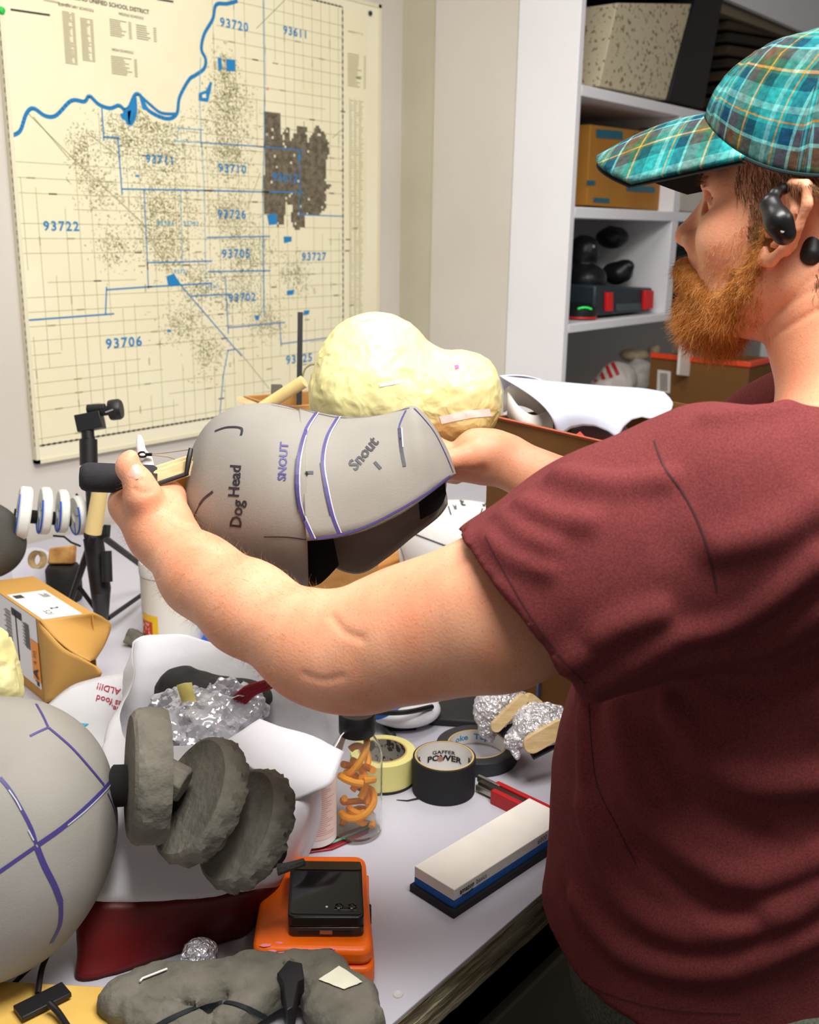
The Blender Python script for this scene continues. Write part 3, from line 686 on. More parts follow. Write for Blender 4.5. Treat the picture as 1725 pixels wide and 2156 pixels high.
# ---------------------------------------------------------------- jeans
J = SDF()
for z, a, b in ((.96, .168, .174), (.88, .155, .178)): J.el(t_(.062, 0, z), (a, b, .16), TAx, .04)
for s in (-1, 1): J.chain([t_(0, s*.085, .90), t_(.012, s*.10, .50), t_(-.01, s*.10, .07)], [.108, .085, .07], .03)
def jmod(p, d): return np.maximum(np.maximum(d, p[:, 2]-.99), .06-p[:, 2])+.003*vnoise(p, 18, 4)
J.mod = jmod
jV, jQ = isosurf(J, (.6, -.05, .04), (1.2, .55, 1.0), .008)
emit('jeans', relax(jV, jQ, 1), jQ, mat('grey_green_denim', (104, 108, 96), .9, col2=(74, 78, 70), scale=300, bump=.3, bscale=500), person, angle=180)
for s in (-1, 1):
    sh = SDF(); sh.rc(t_(-.04, s*.10, .05), t_(.16, s*.117, .042), .055, .045, .02); sh.mod = lambda p, d: np.maximum(d, .001-p[:, 2])
    v, q = isosurf(sh, t_(0, s*.1, 0)-np.array([.2, .25, .01]), t_(0, s*.1, 0)+np.array([.2, .3, .14]), .007); emit('shoe', v, q, mat('dark_shoe', (40, 36, 34), .7), person, angle=180)
# ---------------------------------------------------------------- cap
def plaid(name):
    m = bpy.data.materials.new(name); m.use_nodes = True; nt = m.node_tree; b = nt.nodes['Principled BSDF']; b.inputs['Roughness'].default_value = .9; b.inputs['Specular IOR Level'].default_value = .15
    uv = nt.nodes.new('ShaderNodeUVMap'); sp = nt.nodes.new('ShaderNodeSeparateXYZ'); nt.links.new(uv.outputs[0], sp.inputs[0])
    def math(op, a, b_=None):
        n = nt.nodes.new('ShaderNodeMath'); n.operation = op
        for i, v in enumerate((a, b_)):
            if v is None: continue
            if isinstance(v, (int, float)): n.inputs[i].default_value = v
            else: nt.links.new(v, n.inputs[i])
        return n.outputs[0]
    def band(src, off):
        fr = math('FRACT', math('ADD', math('MULTIPLY', src, 1/.068), off)); r = nt.nodes.new('ShaderNodeValToRGB'); cr = r.color_ramp; cr.interpolation = 'CONSTANT'
        T = lin((48, 146, 146)); D = lin((14, 72, 78)); G = lin((62, 96, 62)); Br = lin((92, 70, 54)); Lt = lin((122, 190, 186)); O = lin((206, 150, 72)); N = lin((20, 64, 92))
        st = [(0, T), (.16, D), (.30, G), (.335, O), (.36, G), (.46, Br), (.62, Lt), (.655, N), (.80, T), (.84, O), (.862, T), (.93, Lt)]
        while len(cr.elements) < len(st): cr.elements.new(.5)
        for e, (p, c) in zip(cr.elements, st): e.position = p; e.color = c
        nt.links.new(fr, r.inputs[0]); return r.outputs[0]
    mx = nt.nodes.new('ShaderNodeMix'); mx.data_type = 'RGBA'; mx.inputs['Factor'].default_value = .5
    nt.links.new(band(sp.outputs[0], 0), mx.inputs['A']); nt.links.new(band(sp.outputs[1], .2), mx.inputs['B'])
    n = nt.nodes.new('ShaderNodeTexNoise'); n.inputs['Scale'].default_value = 180; n.inputs['Detail'].default_value = 4; tc = nt.nodes.new('ShaderNodeTexCoord'); nt.links.new(tc.outputs['Object'], n.inputs['Vector'])
    hs = nt.nodes.new('ShaderNodeHueSaturation'); hs.inputs['Saturation'].default_value = 1.05; nt.links.new(mx.outputs['Result'], hs.inputs['Color']); nt.links.new(math('ADD', math('MULTIPLY', n.outputs[0], 1.2), .12), hs.inputs['Value'])
    nt.links.new(hs.outputs[0], b.inputs['Base Color'])
    bp = nt.nodes.new('ShaderNodeBump'); bp.inputs['Strength'].default_value = .35; bp.inputs['Distance'].default_value = .002; nt.links.new(n.outputs[0], bp.inputs['Height']); nt.links.new(bp.outputs[0], b.inputs['Normal']); MATS[name] = m
    return m
PL = plaid('plaid_cotton'); blackcloth = mat('black_lining', (16, 16, 18), .9)
def setuv(o, fn):
    me = o.data; uvl = me.uv_layers.new(name='UVMap'); co = {}
    for l in me.loops:
        if l.vertex_index not in co: co[l.vertex_index] = fn(l.vertex_index)
        uvl.data[l.index].uv = co[l.vertex_index]
cap = bpy.data.objects.new('cap', None); COL.objects.link(cap); cap.empty_display_size = .02; cap.parent = person; WL['cap'] = WL[person.name]
def zr(x): return .040+3.4*max(0, x+.02)**2
CA, CB, CX = .116, .093, -.012
nA, nV = 96, 28; V = []; UVs = []
for i in range(nV+1):
    v = i/nV; q = v*pi/2
    for j in range(nA):
        a = 2*pi*j/nA; rr2 = cos(q)**.95 if v < 1 else 0; x0 = CX+CA*cos(a); z0 = zr(x0)
        pan = abs(math.fmod(a/(pi/3)+.5, 1)-.5)*2     # 1 at panel centre, 0 at seam
        puff = 1+.012*(1-(1-pan)**4)*sin(q*2)
        x = CX+CA*rr2*cos(a)*puff; y = CB*rr2*sin(a)*puff; z = z0*(1-v)**1.0+0
        z = z0+(.168-z0)*sin(q)**1.05 + .0022*vnoise(np.array([[x, y, z0+v]]), 32, 2)[0]*sin(q)
        V.append(h_(x, y, z)); k = round(a/(pi/3)); UVs.append((CA*rr2*sin(a-k*pi/3)+k*.031, v*.14+.003*k))
Fc = [(i*nA+j, i*nA+(j+1) % nA, (i+1)*nA+(j+1) % nA, (i+1)*nA+j) for i in range(nV) for j in range(nA)]
cr = recalc(emit('crown', V, Fc, [PL, blackcloth], cap, angle=180)); setuv(cr, lambda i: UVs[i]); solid(cr, .002, -1).modifiers[0].material_offset = 1
V = []; UVs = []; nS, nT = 40, 16
for i in range(nT+1):
    t = i/nT
    for j in range(nS+1):
        s = -1+2*j/nS; a = s*radians(64); x0 = CX+CA*1.005*cos(a); y0 = CB*1.005*sin(a); z0 = zr(x0)+.001
        x1 = .200-.058*abs(s)**3.6; y1 = s*.082; z1 = .056-.028*s*s
        x = x0+(x1-x0)*t; y = y0+(y1-y0)*t; z = z0+(z1-z0)*t+.006*sin(t*pi)*(1-s*s)
        V.append(h_(x, y, z)); UVs.append((y*1.0+.01, x*1.0))
Fc = [(i*(nS+1)+j, i*(nS+1)+j+1, (i+1)*(nS+1)+j+1, (i+1)*(nS+1)+j) for i in range(nT) for j in range(nS)]
br = recalc(emit('brim', V, Fc, [PL, blackcloth], cap, angle=180)); setuv(br, lambda i: UVs[i]); solid(br, .0045, 0)
MB().add([V[i]-hu*.0046 for i in range(len(V))], Fc).build('brim_underside', blackcloth, cap, fix=False)
bt = MB(); bt.tube([h_(CX+(CA+.0015)*cos(a), (CB+.0015)*sin(a), zr(CX+CA*cos(a))+.0005) for a in np.linspace(0, 2*pi, 90)], .0016, 6, cap=False); bt.build('sweatband_edge', mat('dark_teal_binding', (18, 40, 42), .9), cap)
MB().lathe(h_(CX, 0, .168), hu, [(0, .006), (.005, .005), (.0075, .001), (.007, -.002)], 20).build('button', PL, cap)

# ---------------------------------------------------------------- beard and hair
def lcs(p): return (p-H)@np.array(HA).T
BS = SDF()
BS.rc(h_(.094, -.012, -.080), h_(.094, .012, -.080), .013, k=.012)
BS.rc(h_(.080, -.014, -.096), h_(.080, .014, -.096), .022, k=.015)
BS.rc(h_(.060, 0, -.102), h_(.062, 0, -.106), .022, k=.015)
for s in (-1, 1):
    BS.chain([h_(.070, s*.022, -.088), h_(.050, s*.042, -.078), h_(.030, s*.056, -.056), h_(.018, s*.0615, -.028), h_(.016, s*.064, .005)], [.021, .017, .0115, .0080, .0050], .012)
    BS.rc(h_(.060, s*.036, -.048), h_(.045, s*.050, -.040), .012, .0085, .012)
    BS.rc(h_(.084, s*.022, -.058), h_(.074, s*.034, -.066), .012, .014, .01)
    BS.rc(h_(.106, s*.006, -.046), h_(.094, s*.024, -.060), .0095, .010, .008)
BS.mod = lambda p, d: d+.0016*vnoise(p, 90, 1)+.0012*vnoise(p, 210, 2)
vB, qB = isosurf(BS, h_(.05, 0, -.06)-.11, h_(.05, 0, -.04)+.11, .0024)
bm_ = [mat('beard_ginger', (214, 136, 52), .7), mat('beard_blond', (238, 190, 116), .7), mat('beard_auburn', (170, 96, 34), .7), mat('beard_ginger', (214, 136, 52), .7)]
beard = emit('beard', relax(vB, qB, 1), qB, mat('beard_base', (158, 98, 44), .9, col2=(196, 132, 64), scale=140, bump=.8, bscale=300), person, angle=180)
def roots(V, Q, n, mask, rng):
    V = np.asarray(V); Q = np.asarray(Q); a, b, c, d = (V[Q[:, k]] for k in range(4)); N = np.cross(c-a, d-b); A = np.linalg.norm(N, axis=1); N = N/(A[:, None]+1e-12); cen = (a+b+c+d)/4
    m = mask(cen, N); p = A*m; p = p/p.sum(); ix = rng.choice(len(Q), n, p=p); u = rng.random((n, 1)); w = rng.random((n, 1))
    return (a[ix]*(1-u)+b[ix]*u)*(1-w)+(d[ix]*(1-u)+c[ix]*u)*w, N[ix]
g = np.random.default_rng(11)
p_, n_ = roots(vB, qB, 17000, lambda c, n: np.ones(len(c), bool), g)
lc = (p_-H)@np.array(HA).T
if (n_*(p_-h_(.04, 0, -.06))).sum(1).mean() < 0: n_ = -n_
dr = n_*.45+np.outer(np.ones(len(p_)), -hu*1.0+hf*.18)+g.normal(0, .28, p_.shape)
o = strands('beard_hair', p_, dr, np.where(lc[:, 2] < -.08, .016, .010), .00017, bm_, beard, 4, .8, .2, g); o['kind'] = 'stuff'
def cheek(c, n):
    l = lcs(c); x, y, z = l[:, 0], np.abs(l[:, 1]), l[:, 2]; return ((x > .012) & (x < .075) & (z < .012-.75*np.maximum(x-.02, 0)) & (z > -.09) & (y > .02)).astype(float)*np.where(x < .04, 1.6, .7)
p_, n_ = roots(bV, bQ, 3200, cheek, g)
if (n_*(p_-H)).sum(1).mean() < 0: n_ = -n_
strands('stubble', p_, n_*.4+np.outer(np.ones(len(p_)), -hu*.9+hf*.1)+g.normal(0, .25, p_.shape), np.full(len(p_), .008), .00013, bm_, person, 3, .5, 0, g)['kind'] = 'stuff'
# hair below the cap: temples, round the ear and nape
def hmask(c, n):
    l = lcs(c); x, y, z = l[:, 0], np.abs(l[:, 1]), l[:, 2]
    top = z < np.vectorize(zr)(x)+.012
    side = (x < .056-.0*z) & (z > .012+.55*np.maximum(x-.030, 0)) & (x > .018)
    burn = (x < .036) & (x > .016) & (z > -.012)
    back = (x < -.030) & (z > -.055)
    over = (x <= .018) & (z > .030)
    return top & (side | burn | back | over) & (y > .02) & (np.linalg.norm(c-h_(-.012, -.078, 0), axis=1) > .030) & (np.linalg.norm(c-h_(-.012, .078, 0), axis=1) > .030) | ((x < -.05) & top & (z > -.06))
p_, n_ = roots(bV, bQ, 9000, hmask, g)
if (n_*(p_-H)).sum(1).mean() < 0: n_ = -n_
dr = n_*.28+np.outer(np.ones(len(p_)), -hu*.9-hf*.45)+g.normal(0, .16, p_.shape)
hm_ = [mat('hair_brown', (116, 84, 44), .6), mat('hair_dark_blond', (166, 128, 74), .6), mat('hair_dark', (74, 54, 30), .6)]
hr = strands('hair', p_, dr, np.full(len(p_), .017), .00022, hm_, person, 4, .25, 0, g); hr['kind'] = 'stuff'
# eyebrow and arm hair
def brow(c, n):
    l = lcs(c); x, y, z = l[:, 0], np.abs(l[:, 1]), l[:, 2]; return (x > .06) & (y > .014) & (y < .046) & (np.abs(z-.036+.25*np.maximum(y-.035, 0)) < .0045)
p_, n_ = roots(bV, bQ, 500, brow, g); sgn = np.sign((p_-H)@r_)
dr = n_*.5+sgn[:, None]*r_*1.0-hf*.3+g.normal(0, .15, p_.shape); strands('eyebrow', p_, dr, np.full(len(p_), .008), .00016, hm_, person, 3, .3, 0, g)['kind'] = 'stuff'
def arm(c, n):
    ba = lwr-lel; h2 = ((c-lel)@ba)/(ba@ba); d2 = np.linalg.norm(c-lel-np.clip(h2, 0, 1.2)[:, None]*ba, axis=1); return (h2 > .08) & (h2 < 1.12) & (d2 < .06)
p_, n_ = roots(bV, bQ, 2600, arm, g)
dr = n_*.42+np.outer(np.ones(len(p_)), UP*.0-nrm(lwr-lel)*-.7-UP*.5)+g.normal(0, .35, p_.shape)
strands('arm_hair', p_, dr, np.full(len(p_), .011), .00007, [mat('fine_hair', (150, 100, 56), .6), mat('fine_hair_light', (206, 160, 104), .6)], person, 4, .9, 0, g)['kind'] = 'stuff'

# ---------------------------------------------------------------- earphone over the near ear
gl = mat('glossy_black_plastic', (14, 14, 16), .34)
E_ = SDF(); 
E_.chain([P(1622, 432, .848), P(1640, 468, .840), P(1652, 492, .842)], [.0085, .0105, .0095], .006)
E_.chain([P(1622, 432, .850), P(1632, 410, .853), P(1650, 398, .862), P(1676, 398, .872)], [.0055, .0042, .0034, .0030], .006)
v, q = isosurf(E_, P(1640, 450, .85)-.05, P(1640, 450, .85)+.05, .0012)
eb = bpy.data.objects.new('earphone', None); COL.objects.link(eb); eb.empty_display_size = .02; eb.parent = person; WL['earphone'] = WL[person.name]; eb['label'] = 'glossy black earphone hooked over the near ear'
emit('housing', relax(v, q, 1), q, gl, eb, angle=180)
MB().tube([P(1676, 398, .872), P(1700, 412, .884), P(1716, 450, .890), P(1716, 490, .892), P(1704, 520, .890)], .0026, 10).build('ear_hook', gl, eb)
E2 = SDF(); E2.chain([P(1726, 450, .893), P(1711, 536, .886)], [.0085, .0105], .004); v, q = isosurf(E2, P(1705, 510, .89)-.035, P(1705, 510, .89)+.035, .0014); emit('battery_pod', relax(v, q, 1), q, mat('matt_black_plastic', (20, 20, 22), .5), eb, angle=180)
MB().lathe(P(1648, 486, .8322), -FW, [(0, .0006), (.0016, .0006), (.0018, 0)], 14).build('touch_dot', mat('silver_dot', (210, 215, 220), .2, metal=.6), eb)
# ================================================================ helpers for hand-made foam things
foam = mat('grey_craft_foam', (150, 147, 140), .8, col2=(136, 132, 124), scale=7, detail=6, bump=.10, bscale=600, spec=.25)
foamd = mat('dark_craft_foam', (88, 86, 80), .88, col2=(72, 70, 64), scale=12, detail=6, bump=.3, bscale=260, spec=.2)
purple = mat('purple_marker', (66, 56, 120), .5); blackm = mat('black_marker', (44, 40, 50), .5); glue = mat('glue_shine', (190, 190, 200), .25)
def loft_closed(st, n=48, m=0, mb=None, e=1.0, sub=6):
    """closed sections given by what is seen: top and bottom outline, distance, half thickness"""
    st = spline(np.array(st, float), len(st)*sub); G = []
    for tx, ty, bx, by, d, w in st:
        row = []
        for j in range(n):
            a = 2*pi*j/n; c = cos(a); s = sin(a); mx, my = (tx+bx)/2, (ty+by)/2; row.append(P(mx+(tx-bx)/2*c, my+(ty-by)/2*c, d+max(w, 0)*np.sign(s)*abs(s)**e))
        G.append(row)
    mb = mb or MB(); mb.grid(G, m, wrap=True); k = len(mb.V)-len(G)*n
    mb.F += [[k+j for j in range(n)], [k+(len(G)-1)*n+j for j in range(n)][::-1]]; mb.M += [m, m]; return mb
def text_on(mb, bvh, txt, c, size, ang, m=0, bold=0, sx=1, lift=.0007):
    """lettering laid on a surface; c, size as seen, ang = reading direction in degrees"""
    V, Fc = text_geo(txt, 1., bold); a = radians(ang); out = []; 
    for x, y, z in V:
        u, v = x*size*sx, y*size; h = on_surface(bvh, c[0]+u*cos(a)-v*sin(a), c[1]-u*sin(a)-v*cos(a), lift)
        out.append(h[0] if h else None)
    Fc = [f for f in Fc if all(out[i] is not None for i in f)]; out = [np.zeros(3) if o is None else o for o in out]
    used = sorted({i for f in Fc for i in f}); ix = {u: i for i, u in enumerate(used)}
    if used: mb.add([out[u] for u in used], [[ix[i] for i in f] for f in Fc], m)

# ================================================================ grey foam dog head held in the left hand
D = 1.11
gh = thing('foam_dog_head', P(560, 1200, D), 'grey craft foam dog head with handwritten notes, held up in the nearer hand', 'foam head')
hm = loft_closed([(386, 1035, 386, 1062, D, .004), (392, 985, 391, 1105, D, .034), (412, 928, 405, 1148, D, .054), (445, 884, 432, 1182, D, .070), (500, 855, 488, 1205, D, .082), (562, 849, 560, 1222, D, .088), (612, 858, 618, 1232, D, .0865), (642, 870, 650, 1238, D, .0845)])
o = hm.build('head_shell', foam, gh, angle=180); hb = bvh_of(hm.V, hm.F)
def arch(st, n=40, sub=8):
    st = spline(np.array(st, float), len(st)*sub); G = []
    for tx, ty, bx, by, d, w in st:
        row = []
        for j in range(n+1):
            a = -pi/2+pi*j/n; k = 1-cos(a)**.9 if abs(a) < pi/2 else 1.; row.append(P(tx+(bx-tx)*k, ty+(by-ty)*k, d+w*sin(a)))
        G.append(row)
    return G
G = arch([(630, 864, 645, 1139, D, .0872), (690, 876, 700, 1134, D, .084), (740, 882, 765, 1119, D, .079), (800, 878, 830, 1090, D, .074), (840, 868, 872, 1064, D, .070), (869, 858, 900, 1043, D, .066), (893, 876, 922, 1026, D, .056), (918, 910, 940, 1012, D, .045), (940, 950, 952, 1003, D, .03), (955, 992, 957, 999, D, .006)])
sn_ = MB().grid(G); o = sn_.build('snout_shell', foam, gh, angle=180); sb_ = bvh_of(sn_.V, sn_.F); solid(o, .004, 0)
# far cheek panel hanging below the snout, and black sheets painting the shade in its openings
def sheet(cols, d, name, m, parent, th=.005, bulge=.0, n=12):
    G = []
    cs = spline(np.array(cols, float), len(cols)*5)
    for x0, y0, x1, y1 in cs:
        G.append([P(x0+(x1-x0)*t, y0+(y1-y0)*t, d+bulge*sin(pi*t)) for t in np.linspace(0, 1, n)])
    o = MB().grid(G).build(name, m, parent, angle=180); solid(o, th); return o
o = sheet([(668, 1125, 672, 1146), (690, 1110, 702, 1190), (740, 1100, 758, 1206), (790, 1085, 815, 1172), (850, 1060, 866, 1130), (905, 1025, 920, 1088), (938, 1000, 940, 1060)], D+.045, 'far_cheek_panel', foam, gh, bulge=.01)
sheet([(640, 1130, 648, 1236), (668, 1120, 676, 1228), (700, 1125, 714, 1190)], D+.030, 'neck_opening_shade', mat('black_foam_and_shade', (22, 22, 22), .9), gh)  # black sheet paints the shade inside the hollow neck slot
sheet([(880, 1040, 885, 1095), (915, 1020, 925, 1070), (936, 1010, 940, 1040)], D+.03, 'mouth_shade', mat('black_foam_and_shade', (22, 22, 22), .9), gh)  # shade under the snout edge, put in as a black sheet
mk = MB()
nH = len(hm.V); both = bvh_of(list(hm.V)+list(sn_.V), list(hm.F)+[[i+nH for i in f] for f in sn_.F]); b = both; LI = .0027
dbl = [[(667, 872), (643, 910), (629, 963), (626, 1020), (633, 1072), (660, 1134)], [(712, 882), (688, 925), (679, 977), (688, 1034), (700, 1086), (714, 1122)]]
for L in dbl: strokes(mk, b, [L], .0036, 0, 4, LI); strokes(mk, b, [[(x+4.5, y) for x, y in L]], .0012, 2, 4, LI+.0004); strokes(mk, b, [[(x-5, y) for x, y in L[2:5]]], .0010, 1, 4, LI+.0004)
strokes(mk, b, [[(572, 853), (626, 864), (672, 876), (721, 884), (788, 880), (864, 863)], [(871, 864), (908, 908), (932, 953), (950, 996)], [(944, 1003), (885, 1047), (790, 1100), (720, 1125), (668, 1134)], [(857, 868), (842, 901), (844, 930)]], .0020, 0, 4, LI)
strokes(mk, b, [[(842, 905), (845, 944), (852, 984)]], .0036, 1, 4, LI); strokes(mk, b, [[(847, 905), (849, 944)]], .0012, 2, 4, LI+.0004)
strokes(mk, b, [[(644, 997), (660, 997)], [(789, 975), (802, 989)]], .0034, 1, 3, LI)
text_on(mk, b, 'Snout', (766, 958), 33, 50, 1, .03, lift=LI)
strokes(mk, b, [[(453, 908), (479, 900), (508, 902), (508, 917)], [(449, 1035), (430, 1050), (420, 1064)]], .0026, 1, 4); strokes(mk, b, [[(556, 1130), (607, 1131), (655, 1138)], [(420, 1064), (410, 1086), (405, 1112)]], .0012, 1, 4)
text_on(mk, b, 'Dog', (500, 1082), 34, 85, 1, .02); text_on(mk, b, 'Head', (496, 1013), 32, 86, 1, .02); text_on(mk, b, 'SNOUT', (597, 972), 24, 86, 0, .03)
mk.build('marker_lines', [purple, blackm, glue], gh, smooth=False, fix=False)
# control grip and mechanism on its back
gripm = mat('black_grip_foam', (38, 38, 42), .85, bump=.15, bscale=500)
g_ = MB(); a, b = P(166, 1004, 1.030), P(330, 1010, 1.052); ax = nrm(b-a); L = np.linalg.norm(b-a)
g_.lathe(a, ax, [(0, 0), (.009, .0005), (.0128, .003), (.0148, .008), (.0150, .02), (.0150, L-.004), (.013, L), (0, L)], 40); g_.build('grip_roll', gripm, gh)
s_ = MB()
for off in (.047, .0535):
    s_.tube([a+ax*off+.0153*(-FW*cos(q)+UP*sin(q)) for q in np.linspace(-1.5, 1.5, 20)], .0003, 6)
s_.build('seam_thread', mat('pale_thread', (150, 150, 150), .6), gh)
woodl = mat('birch_wood', (226, 200, 150), .6, col2=(206, 176, 124), scale=30, stretch=(1, 1, 6), bump=.1, bscale=80); woodo = mat('orange_wood', (206, 150, 80), .6)
def slat(mb, a, b, up, w, t, m=0, n=8):
    """round-ended flat stick from a to b"""
    a, b = np.asarray(a), np.asarray(b); ax = nrm(b-a); up = nrm(up-ax*(up@ax)); th = nrm(np.cross(ax, up)); pts = []
    for i in range(n+1): q = pi/2+pi*i/n; pts.append(a+ax*(w*cos(q))+up*(w*sin(q))+ax*w)
    for i in range(n+1): q = -pi/2+pi*i/n; pts.append(b+ax*(w*cos(q))+up*(w*sin(q))-ax*w)
    k = len(pts); V = [p-th*t/2 for p in pts]+[p+th*t/2 for p in pts]
    mb.add(V, [tuple(range(k)), tuple(range(2*k-1, k-1, -1))]+[(i, (i+1) % k, k+(i+1) % k, k+i) for i in range(k)], m)
w_ = MB(); slat(w_, P(318, 1012, 1.038), P(410, 980, 1.075), UP, .0085, .004); bevel(w_.build('outer_stick', woodl, gh), .0006)
w_ = MB(); slat(w_, P(314, 1004, 1.046), P(410, 972, 1.083), UP, .0085, .004); bevel(w_.build('inner_stick', woodl, gh), .0006)
w_ = MB(); w_.tube([P(324, 1021, 1.0345), P(395, 997, 1.063)], .0024, 8); w_.build('tape_strip', mat('black_tape', (24, 24, 26), .5), gh)
w_ = MB(); w_.hexa([P(345, 1030, 1.075), P(392, 1036, 1.085), P(392, 1036, 1.10), P(345, 1030, 1.09), P(340, 1008, 1.075), P(392, 995, 1.085), P(392, 995, 1.10), P(340, 1008, 1.09)]); bevel(w_.build('wood_block', woodo, gh), .001)
w_ = MB(); w_.hexa([P(374, 1072, 1.10), P(400, 1080, 1.11), P(400, 1080, 1.13), P(374, 1072, 1.12), P(370, 1030, 1.10), P(400, 1012, 1.11), P(400, 1012, 1.13), P(370, 1030, 1.12)]); bevel(w_.build('trigger_block', mat('black_tape', (24, 24, 26), .5), gh), .001)
w_ = MB(); w_.tube([P(402, 945, 1.065), P(398, 965, 1.06), P(392, 1000, 1.06)], [.0025, .003, .0022], 8); w_.build('cable_tie', mat('black_tape', (24, 24, 26), .5), gh)
pr = SDF(); pr.el(P(297, 948, 1.075), (.0050, .0022, .0175), (nrm(RT*.98+UP*.12), FW, nrm(UP-RT*.16)), k=.004); pr.el(P(312, 984, 1.075), (.0068, .0026, .0165), (nrm(RT*.98+UP*.12), FW, nrm(UP-RT*.22)), k=.004)
v, q = isosurf(pr, P(303, 965, 1.075)-.04, P(303, 965, 1.075)+.04, .0012); emit('lever', relax(v, q, 1), q, mat('white_plastic', (236, 234, 232), .35), gh, angle=180)
w_ = MB(); cc = P(300, 957, 1.068); w_.tube([cc+.0042*(RT*cos(t)+UP*.62*sin(t)) for t in np.linspace(0, 2*pi, 24)], .0011, 8); w_.tube([cc+RT*.004, cc+RT*.010], .0018, 8); w_.build('wire_ring', mat('dark_steel', (70, 66, 64), .25, metal=.9), gh)
w_ = MB(); w_.tube(spline([P(305, 956, 1.068), P(345, 954, 1.07), P(402, 946, 1.07)], 10), .0005, 6); w_.tube(spline([P(310, 957, 1.068), P(352, 962, 1.07), P(372, 968, 1.07), P(394, 973, 1.07)], 10), .0005, 6); w_.build('pull_wire', mat('brown_wire', (150, 130, 110), .35, metal=.5), gh)

# ================================================================ taped head form in the right hand
tapey = mat('cream_masking_tape', (236, 228, 168), .42, col2=(228, 216, 142), scale=9, bump=.0)
def crumple(m, sc=28, st=.5, dist=.006):
    nt = m.node_tree; b = nt.nodes['Principled BSDF']; tc = [n for n in nt.nodes if n.type == 'TEX_COORD'][0]
    nz = nt.nodes.new('ShaderNodeTexNoise'); nz.inputs['Scale'].default_value = sc*.6; nz.inputs['Detail'].default_value = 2
    ad = nt.nodes.new('ShaderNodeMixRGB'); ad.inputs[0].default_value = .12; nt.links.new(tc.outputs['Object'], ad.inputs[1]); nt.links.new(nz.outputs['Color'], ad.inputs[2]); nt.links.new(tc.outputs['Object'], nz.inputs['Vector'])
    h = None
    for k in (1, 2.7):
        v = nt.nodes.new('ShaderNodeTexVoronoi'); v.feature = 'F1'; v.distance = 'CHEBYCHEV' if False else 'EUCLIDEAN'; v.inputs['Scale'].default_value = sc*k; nt.links.new(ad.outputs[0], v.inputs['Vector'])
        bp = nt.nodes.new('ShaderNodeBump'); bp.inputs['Strength'].default_value = st/k; bp.inputs['Distance'].default_value = dist; nt.links.new(v.outputs['Distance'], bp.inputs['Height'])
        if h: nt.links.new(h, bp.inputs['Normal'])
        h = bp.outputs[0]
    nt.links.new(h, b.inputs['Normal']); return m
crumple(tapey, 30, .42, .006)
def facet(p, sc, amp, seed=0):
    """flat facets with sharp creases"""
    r = np.zeros(len(p)); 
    for k in (1, 2.3):
        a = vnoise(p, sc*k, seed+1); b = vnoise(p, sc*k, seed+2); c = vnoise(p+.13, sc*k, seed+3); r += amp/k*(np.abs(a)-np.abs(b)*.6+np.abs(c)*.4-.3)
    return r
YH = SDF(); Dy = 1.29; px_ = Dy/F
YH.el(P(792, 792, Dy), (128*px_, .072, 132*px_), (RT, FW, UP), k=.03); YH.el(P(760, 850, Dy), (96*px_, .066, 82*px_), (RT, FW, UP), k=.04); YH.el(P(968, 836, Dy-.005), (90*px_, .054, 99*px_), (RT, FW, UP), k=.03); YH.el(P(880, 850, Dy), (100*px_, .058, 80*px_), (RT, FW, UP), k=.04)
YH.mod = lambda p, d: d+facet(p, 36, .0030, 5)+facet(p, 90, .0009, 9)
v, q = isosurf(YH, P(850, 810, Dy)-.2, P(850, 810, Dy)+.2, .0026)
yh = thing('taped_head_form', P(950, 935, Dy), 'cream tape-covered head form with a rounded muzzle, held up behind the grey foam dog head', 'head form')
emit('taped_shell', v, q, tapey, yh, angle=15); yb = bvh_of(v, q)
tp = MB()
def patch(mb, bvh, quad, n=8, lift=.0007, m=0):
    G = []; q = np.array(quad, float)
    for i in range(n+1):
        row = []
        for j in range(n+1):
            a, b = i/n, j/n; c = (q[0]*(1-b)+q[1]*b)*(1-a)+(q[3]*(1-b)+q[2]*b)*a; h = on_surface(bvh, c[0], c[1], lift)
            if h is None: return
            row.append(h[0])
        G.append(row)
    mb.grid(G, m)
for qd in ([(755, 668), (785, 664), (790, 672), (760, 678)], [(965, 765), (990, 745), (1035, 752), (1015, 768)], [(925, 876), (980, 866), (990, 880), (930, 892)], [(975, 866), (1030, 860), (1035, 876), (985, 880)], [(798, 808), (850, 800), (850, 806), (800, 815)]):
    tp = MB(); patch(tp, yb, qd)
    if tp.F: tp.build('white_tape_patch', mat('white_tape', (248, 246, 244), .4), yh, fix=False)
tp = MB(); patch(tp, yb, [(957, 770), (965, 768), (967, 776), (959, 778)], 3, .001); tp.build('pink_mark', mat('pink_marker', (236, 90, 170), .5), yh, fix=False)
# ================================================================ large grey foam body at the left edge
def frame_px(ang_deg):   # image-plane axes turned clockwise
    a = radians(ang_deg); return nrm(RT*cos(a)-UP*sin(a)), FW, nrm(UP*cos(a)+RT*sin(a))
Db = .955; k_ = Db/F
GB = SDF(); GB.el(P(-8, 1765, Db), (244*k_, .105, 296*k_), frame_px(16), k=.03); GB.el(P(-150, 1760, Db), (230*k_, .10, 250*k_), frame_px(0), k=.05)
GB.mod = lambda p, d: d+.0010*vnoise(p, 22, 8)
v, q = isosurf(GB, P(-120, 1765, Db)-np.array([.24, .24, .16]), P(-60, 1765, Db)+np.array([.24, .24, .16]), .004)
gb = thing('foam_puppet', P(20, 2060, Db), 'large grey foam puppet body with purple seams and neck discs, at the left', 'puppet')
v = relax(v, q, 1); emit('body_shell', v, q, foam, gb, angle=180); bb = bvh_of(v, q); mk = MB()
def sl(*pts): return [(x/2.695, 1450+y/2.695) for x, y in pts]
